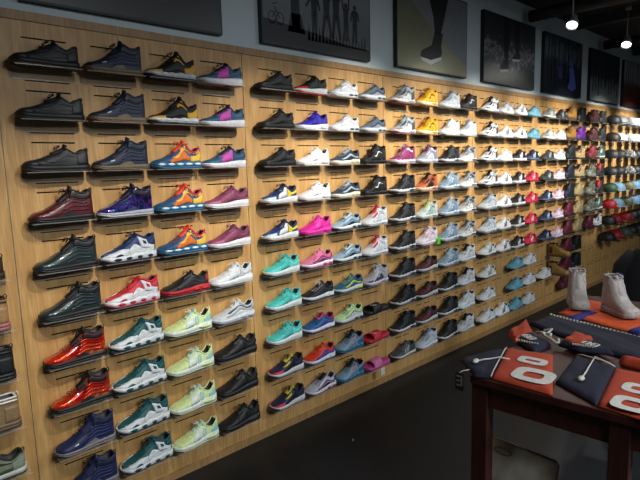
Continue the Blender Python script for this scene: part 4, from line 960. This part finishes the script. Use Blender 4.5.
# garment rack at the right edge: u runs to the camera's right, the rail is along u
RK = math.atan2(-.96, .27)
gr = empty('garment_rack', (3.55, -1.27, 0), RK); tag(gr, 'low dark metal clothes rack behind the table at the right edge', 'rack')
RM = mat('#2a2a2c', .4, .7)
obj('rail', MB().tube([(.1, 0, 1.13), (1.02, 0, 1.13)], .011, 8).mesh('rail', True), RM, gr)
for u in (.12, 1.0):
    obj('post', MB().tube([(u, 0, .02), (u, 0, 1.13)], .012, 8).mesh('post', True), RM, gr)
    obj('foot', MB().tube([(u, -.2, .02), (u, .2, .02)], .013, 8).mesh('foot', True), RM, gr)
def coat(u0, label, side):
    root = empty('hanging_jacket', (3.55+.27*u0, -1.27-.96*u0, 0), RK); tag(root, label, 'jacket')
    prof = [(1.06, .035, .03), (1.04, .09, .05), (.99, .15, .07), (.88, .175, .08), (.7, .2, .09), (.5, .22, .1), (.34, .225, .1), (.33, .2, .08)]
    vs = []; fs = []; n = 32
    for z, a, b_ in prof:
        for k in range(n):
            t = 2*PI*k/n; w = 1+.10*math.sin(7*t+z*3)*(1.1-z)
            # rack runs along u; the jacket hangs across it
            vs.append((a*w*math.cos(t), b_*w*math.sin(t), z))
    for i in range(len(prof)-1):
        for k in range(n): fs.append((i*n+k, i*n+(k+1) % n, (i+1)*n+(k+1) % n, (i+1)*n+k))
    fs.append(tuple(range(n)))
    obj('body_panel', mesh_from('body_panel', vs, fs), BLKC, root)
    for sd in (-1, 1):
        mb = MB(); mb.tube([(sd*.11, 0, 1.0), (sd*.18, 0, .9), (sd*.215, -.01, .7), (sd*.23, -.01, .52)], [.05, .055, .045, .04], 10)
        obj('sleeve', mb.mesh('sleeve', True), BLKC, root)
    obj('sleeve_stripe', MB().tube([(-.19, -.05, .86), (-.225, -.062, .7), (-.24, -.06, .55)], .022, 8).mesh('sleeve_stripe', True), PURC, root)
    obj('hood', MB().lathe([(.03, 1.05), (.06, 1.06), (.07, 1.03), (.05, 1.0)], 14).mesh('hood', True), BLKC, root)
    obj('hanger_hook', MB().tube([(0, 0, 1.06), (0, 0, 1.10), (0, .012, 1.125), (0, .0, 1.144), (0, -.013, 1.13)], .0025, 6).mesh('hanger_hook', True), STL, root)
coat(.19, 'black jacket with a blue-purple sleeve stripe hanging from the low rack', 1)

# crumbs of litter on the dark floor
for q, lab in (((1.30, -1.0), 'small white paper scrap on the dark floor left of the table'), ((1.62, -.42), 'tiny pale scrap on the dark floor below the slides')):
    o = obj('paper_scrap', MB().box(-.012, .012, -.005, .005, 0, .002).mesh('paper_scrap'), WHC); o.location = (q[0], q[1], .0005); o.rotation_euler = (0, 0, .7); tag(o, lab, 'scrap')

# ------------------------------------------------------------------ ceiling things
PIPE = mat('#2c2e30', .7, .2)
for i, (x, lab) in enumerate(((4.6, 'dark round duct crossing the ceiling above the forest poster'), (6.6, 'dark round duct crossing the ceiling above the dusk sky poster'))):
    d = obj('ceiling_duct', MB().tube([(x, -.05, 3.06), (x+.4, -5.6, 3.06)], .055, 12).mesh('ceiling_duct', True), PIPE); tag(d, lab, 'duct')
for i, x in enumerate((5.6, 7.8)):
    d = obj('ceiling_beam', MB().box(x, x+.07, -5.9, -.01, 3.09, 3.19).mesh('ceiling_beam'), PIPE)
    tag(d, ['dark ceiling joist right of the nearer spotlight', 'dark ceiling joist beyond the farther spotlight'][i], 'joist')

# track lights
LAMPM = mat('#8c9092', .4, .3)
EM, nt, b = base_mat('lamp_face'); b.inputs['Emission Color'].default_value = (.93, .97, 1, 1); b.inputs['Emission Strength'].default_value = 9
def spotlamp(P, aim, label, power, size=75, blend=.6, col=(1, .96, .88), top=3.19, radius=.05):
    P = Vector(P); d = (Vector(aim)-P).normalized()
    root = empty('track_spotlight', P); tag(root, label, 'spotlight', 'ceiling track spotlights')
    q = d.to_track_quat('Z', 'Y').to_matrix().to_4x4()
    hd = MB().lathe([(.0005, -.075), (.022, -.073), (.03, -.06), (.034, -.02), (.047, .0), (.050, .045), (.046, .045), (.042, .03)], 18, q)
    obj('housing', hd.mesh('housing', True), LAMPM, root)
    obj('bulb', MB().lathe([(.0005, .034), (.043, .03), (.043, .026)], 18, q).mesh('bulb', True), EM, root)
    obj('stem', MB().tube([(0, 0, .0), (.0, 0, top-P.z-.02)], .006, 6).tube([(0, 0, top-P.z-.03), (0, 0, top-P.z)], .03, 10).mesh('stem', True), LAMPM, root)
    l = bpy.data.lights.new('spot_beam', 'SPOT'); l.energy = power; l.spot_size = math.radians(size); l.spot_blend = blend; l.color = col; l.shadow_soft_size = radius
    lo = bpy.data.objects.new('spot_beam', l); C.objects.link(lo); lo.location = P+d*.09; lo.rotation_euler = (-d).to_track_quat('Z', 'Y').to_euler()
spotlamp((4.18, -.62, 2.82), (3.7, -.72, 2.2), 'lit track spotlight above the forest poster, nearer of the two in view', LP1, 110, .8)
spotlamp((5.55, -.62, 2.845), (5.05, -.72, 2.2), 'lit track spotlight near the right edge, farther of the two in view', LP1, 110, .8)
tr = obj('light_track', MB().box(-1.6, 9, -1.97, -1.93, 3.13, 3.19).mesh('light_track'), PIPE); tag(tr, 'dark ceiling light track running parallel to the shoe wall', 'track')
for i, (x, e) in enumerate(SPOTS):
    spotlamp((x, -1.95, 3.0), (x+.02, 0, 1.15 if x < 1 else 1.45 if x < 2 else 1.7), 'track spotlight aimed at the shoe wall, %s from the left on the long track' % ORD[i], e, 40, 1., radius=.03, top=3.13)
spotlamp((1.9, -2.9, 3.0), (1.75, -1.5, .78), 'track spotlight aimed down at the display table', TABLEP, 60, .9, top=3.19)

# ------------------------------------------------------------------ world, camera, view
w = bpy.data.worlds.new('World'); bpy.context.scene.world = w; w.use_nodes = True
w.node_tree.nodes['Background'].inputs[0].default_value = (.6, .75, 1, 1); w.node_tree.nodes['Background'].inputs[1].default_value = .02
# unseen area lamps added behind the viewer to fill the shadows
def fill_light(x, y, e, lab):
    root = empty('fill_lamp', (x, y, 3.12)); tag(root, lab, 'fill light')
    obj('housing', MB().box(-.62, .62, -.09, .09, .0, .07).mesh('housing'), LAMPM, root)
    l = bpy.data.lights.new('tube', 'AREA'); l.shape = 'RECTANGLE'; l.size = 1.2; l.size_y = .15; l.energy = e; l.color = (.86, .94, 1)  # added area fill that softens the spot shadows, not a known fixture
    lo = bpy.data.objects.new('tube', l); C.objects.link(lo); lo.location = (x, y, 3.115)
fill_light(1.0, -4.6, AREAP, 'added unseen fill lamp behind the viewer, left'); fill_light(4.5, -4.6, AREAP, 'added unseen fill lamp behind the viewer, right')

cam = bpy.data.cameras.new('camera'); co = bpy.data.objects.new('camera', cam); C.objects.link(co)
yaw, pit, rol = 0.7460921531516767, -0.13831456438031292, -0.028518465475562416
fw = Vector((math.sin(yaw)*math.cos(pit), math.cos(yaw)*math.cos(pit), math.sin(pit)))
rt = Vector((math.cos(yaw), -math.sin(yaw), 0)); up = rt.cross(fw)
cr, sr = math.cos(rol), math.sin(rol); r2_ = rt*cr+up*sr; u2_ = -rt*sr+up*cr
Mx = Matrix((r2_, u2_, -fw)).transposed().to_4x4(); Mx.translation = Vector((-0.5230626, -2.4913705, 1.6608507))
co.matrix_world = Mx
cam.sensor_width = 36; cam.lens = 516.95/640*36; cam.clip_start = .02
S = bpy.context.scene; S.camera = co
S.view_settings.view_transform = 'Standard'; S.view_settings.look = 'None'; S.view_settings.gamma = 1; S.view_settings.use_curve_mapping = False
S.view_settings.exposure = EXPO
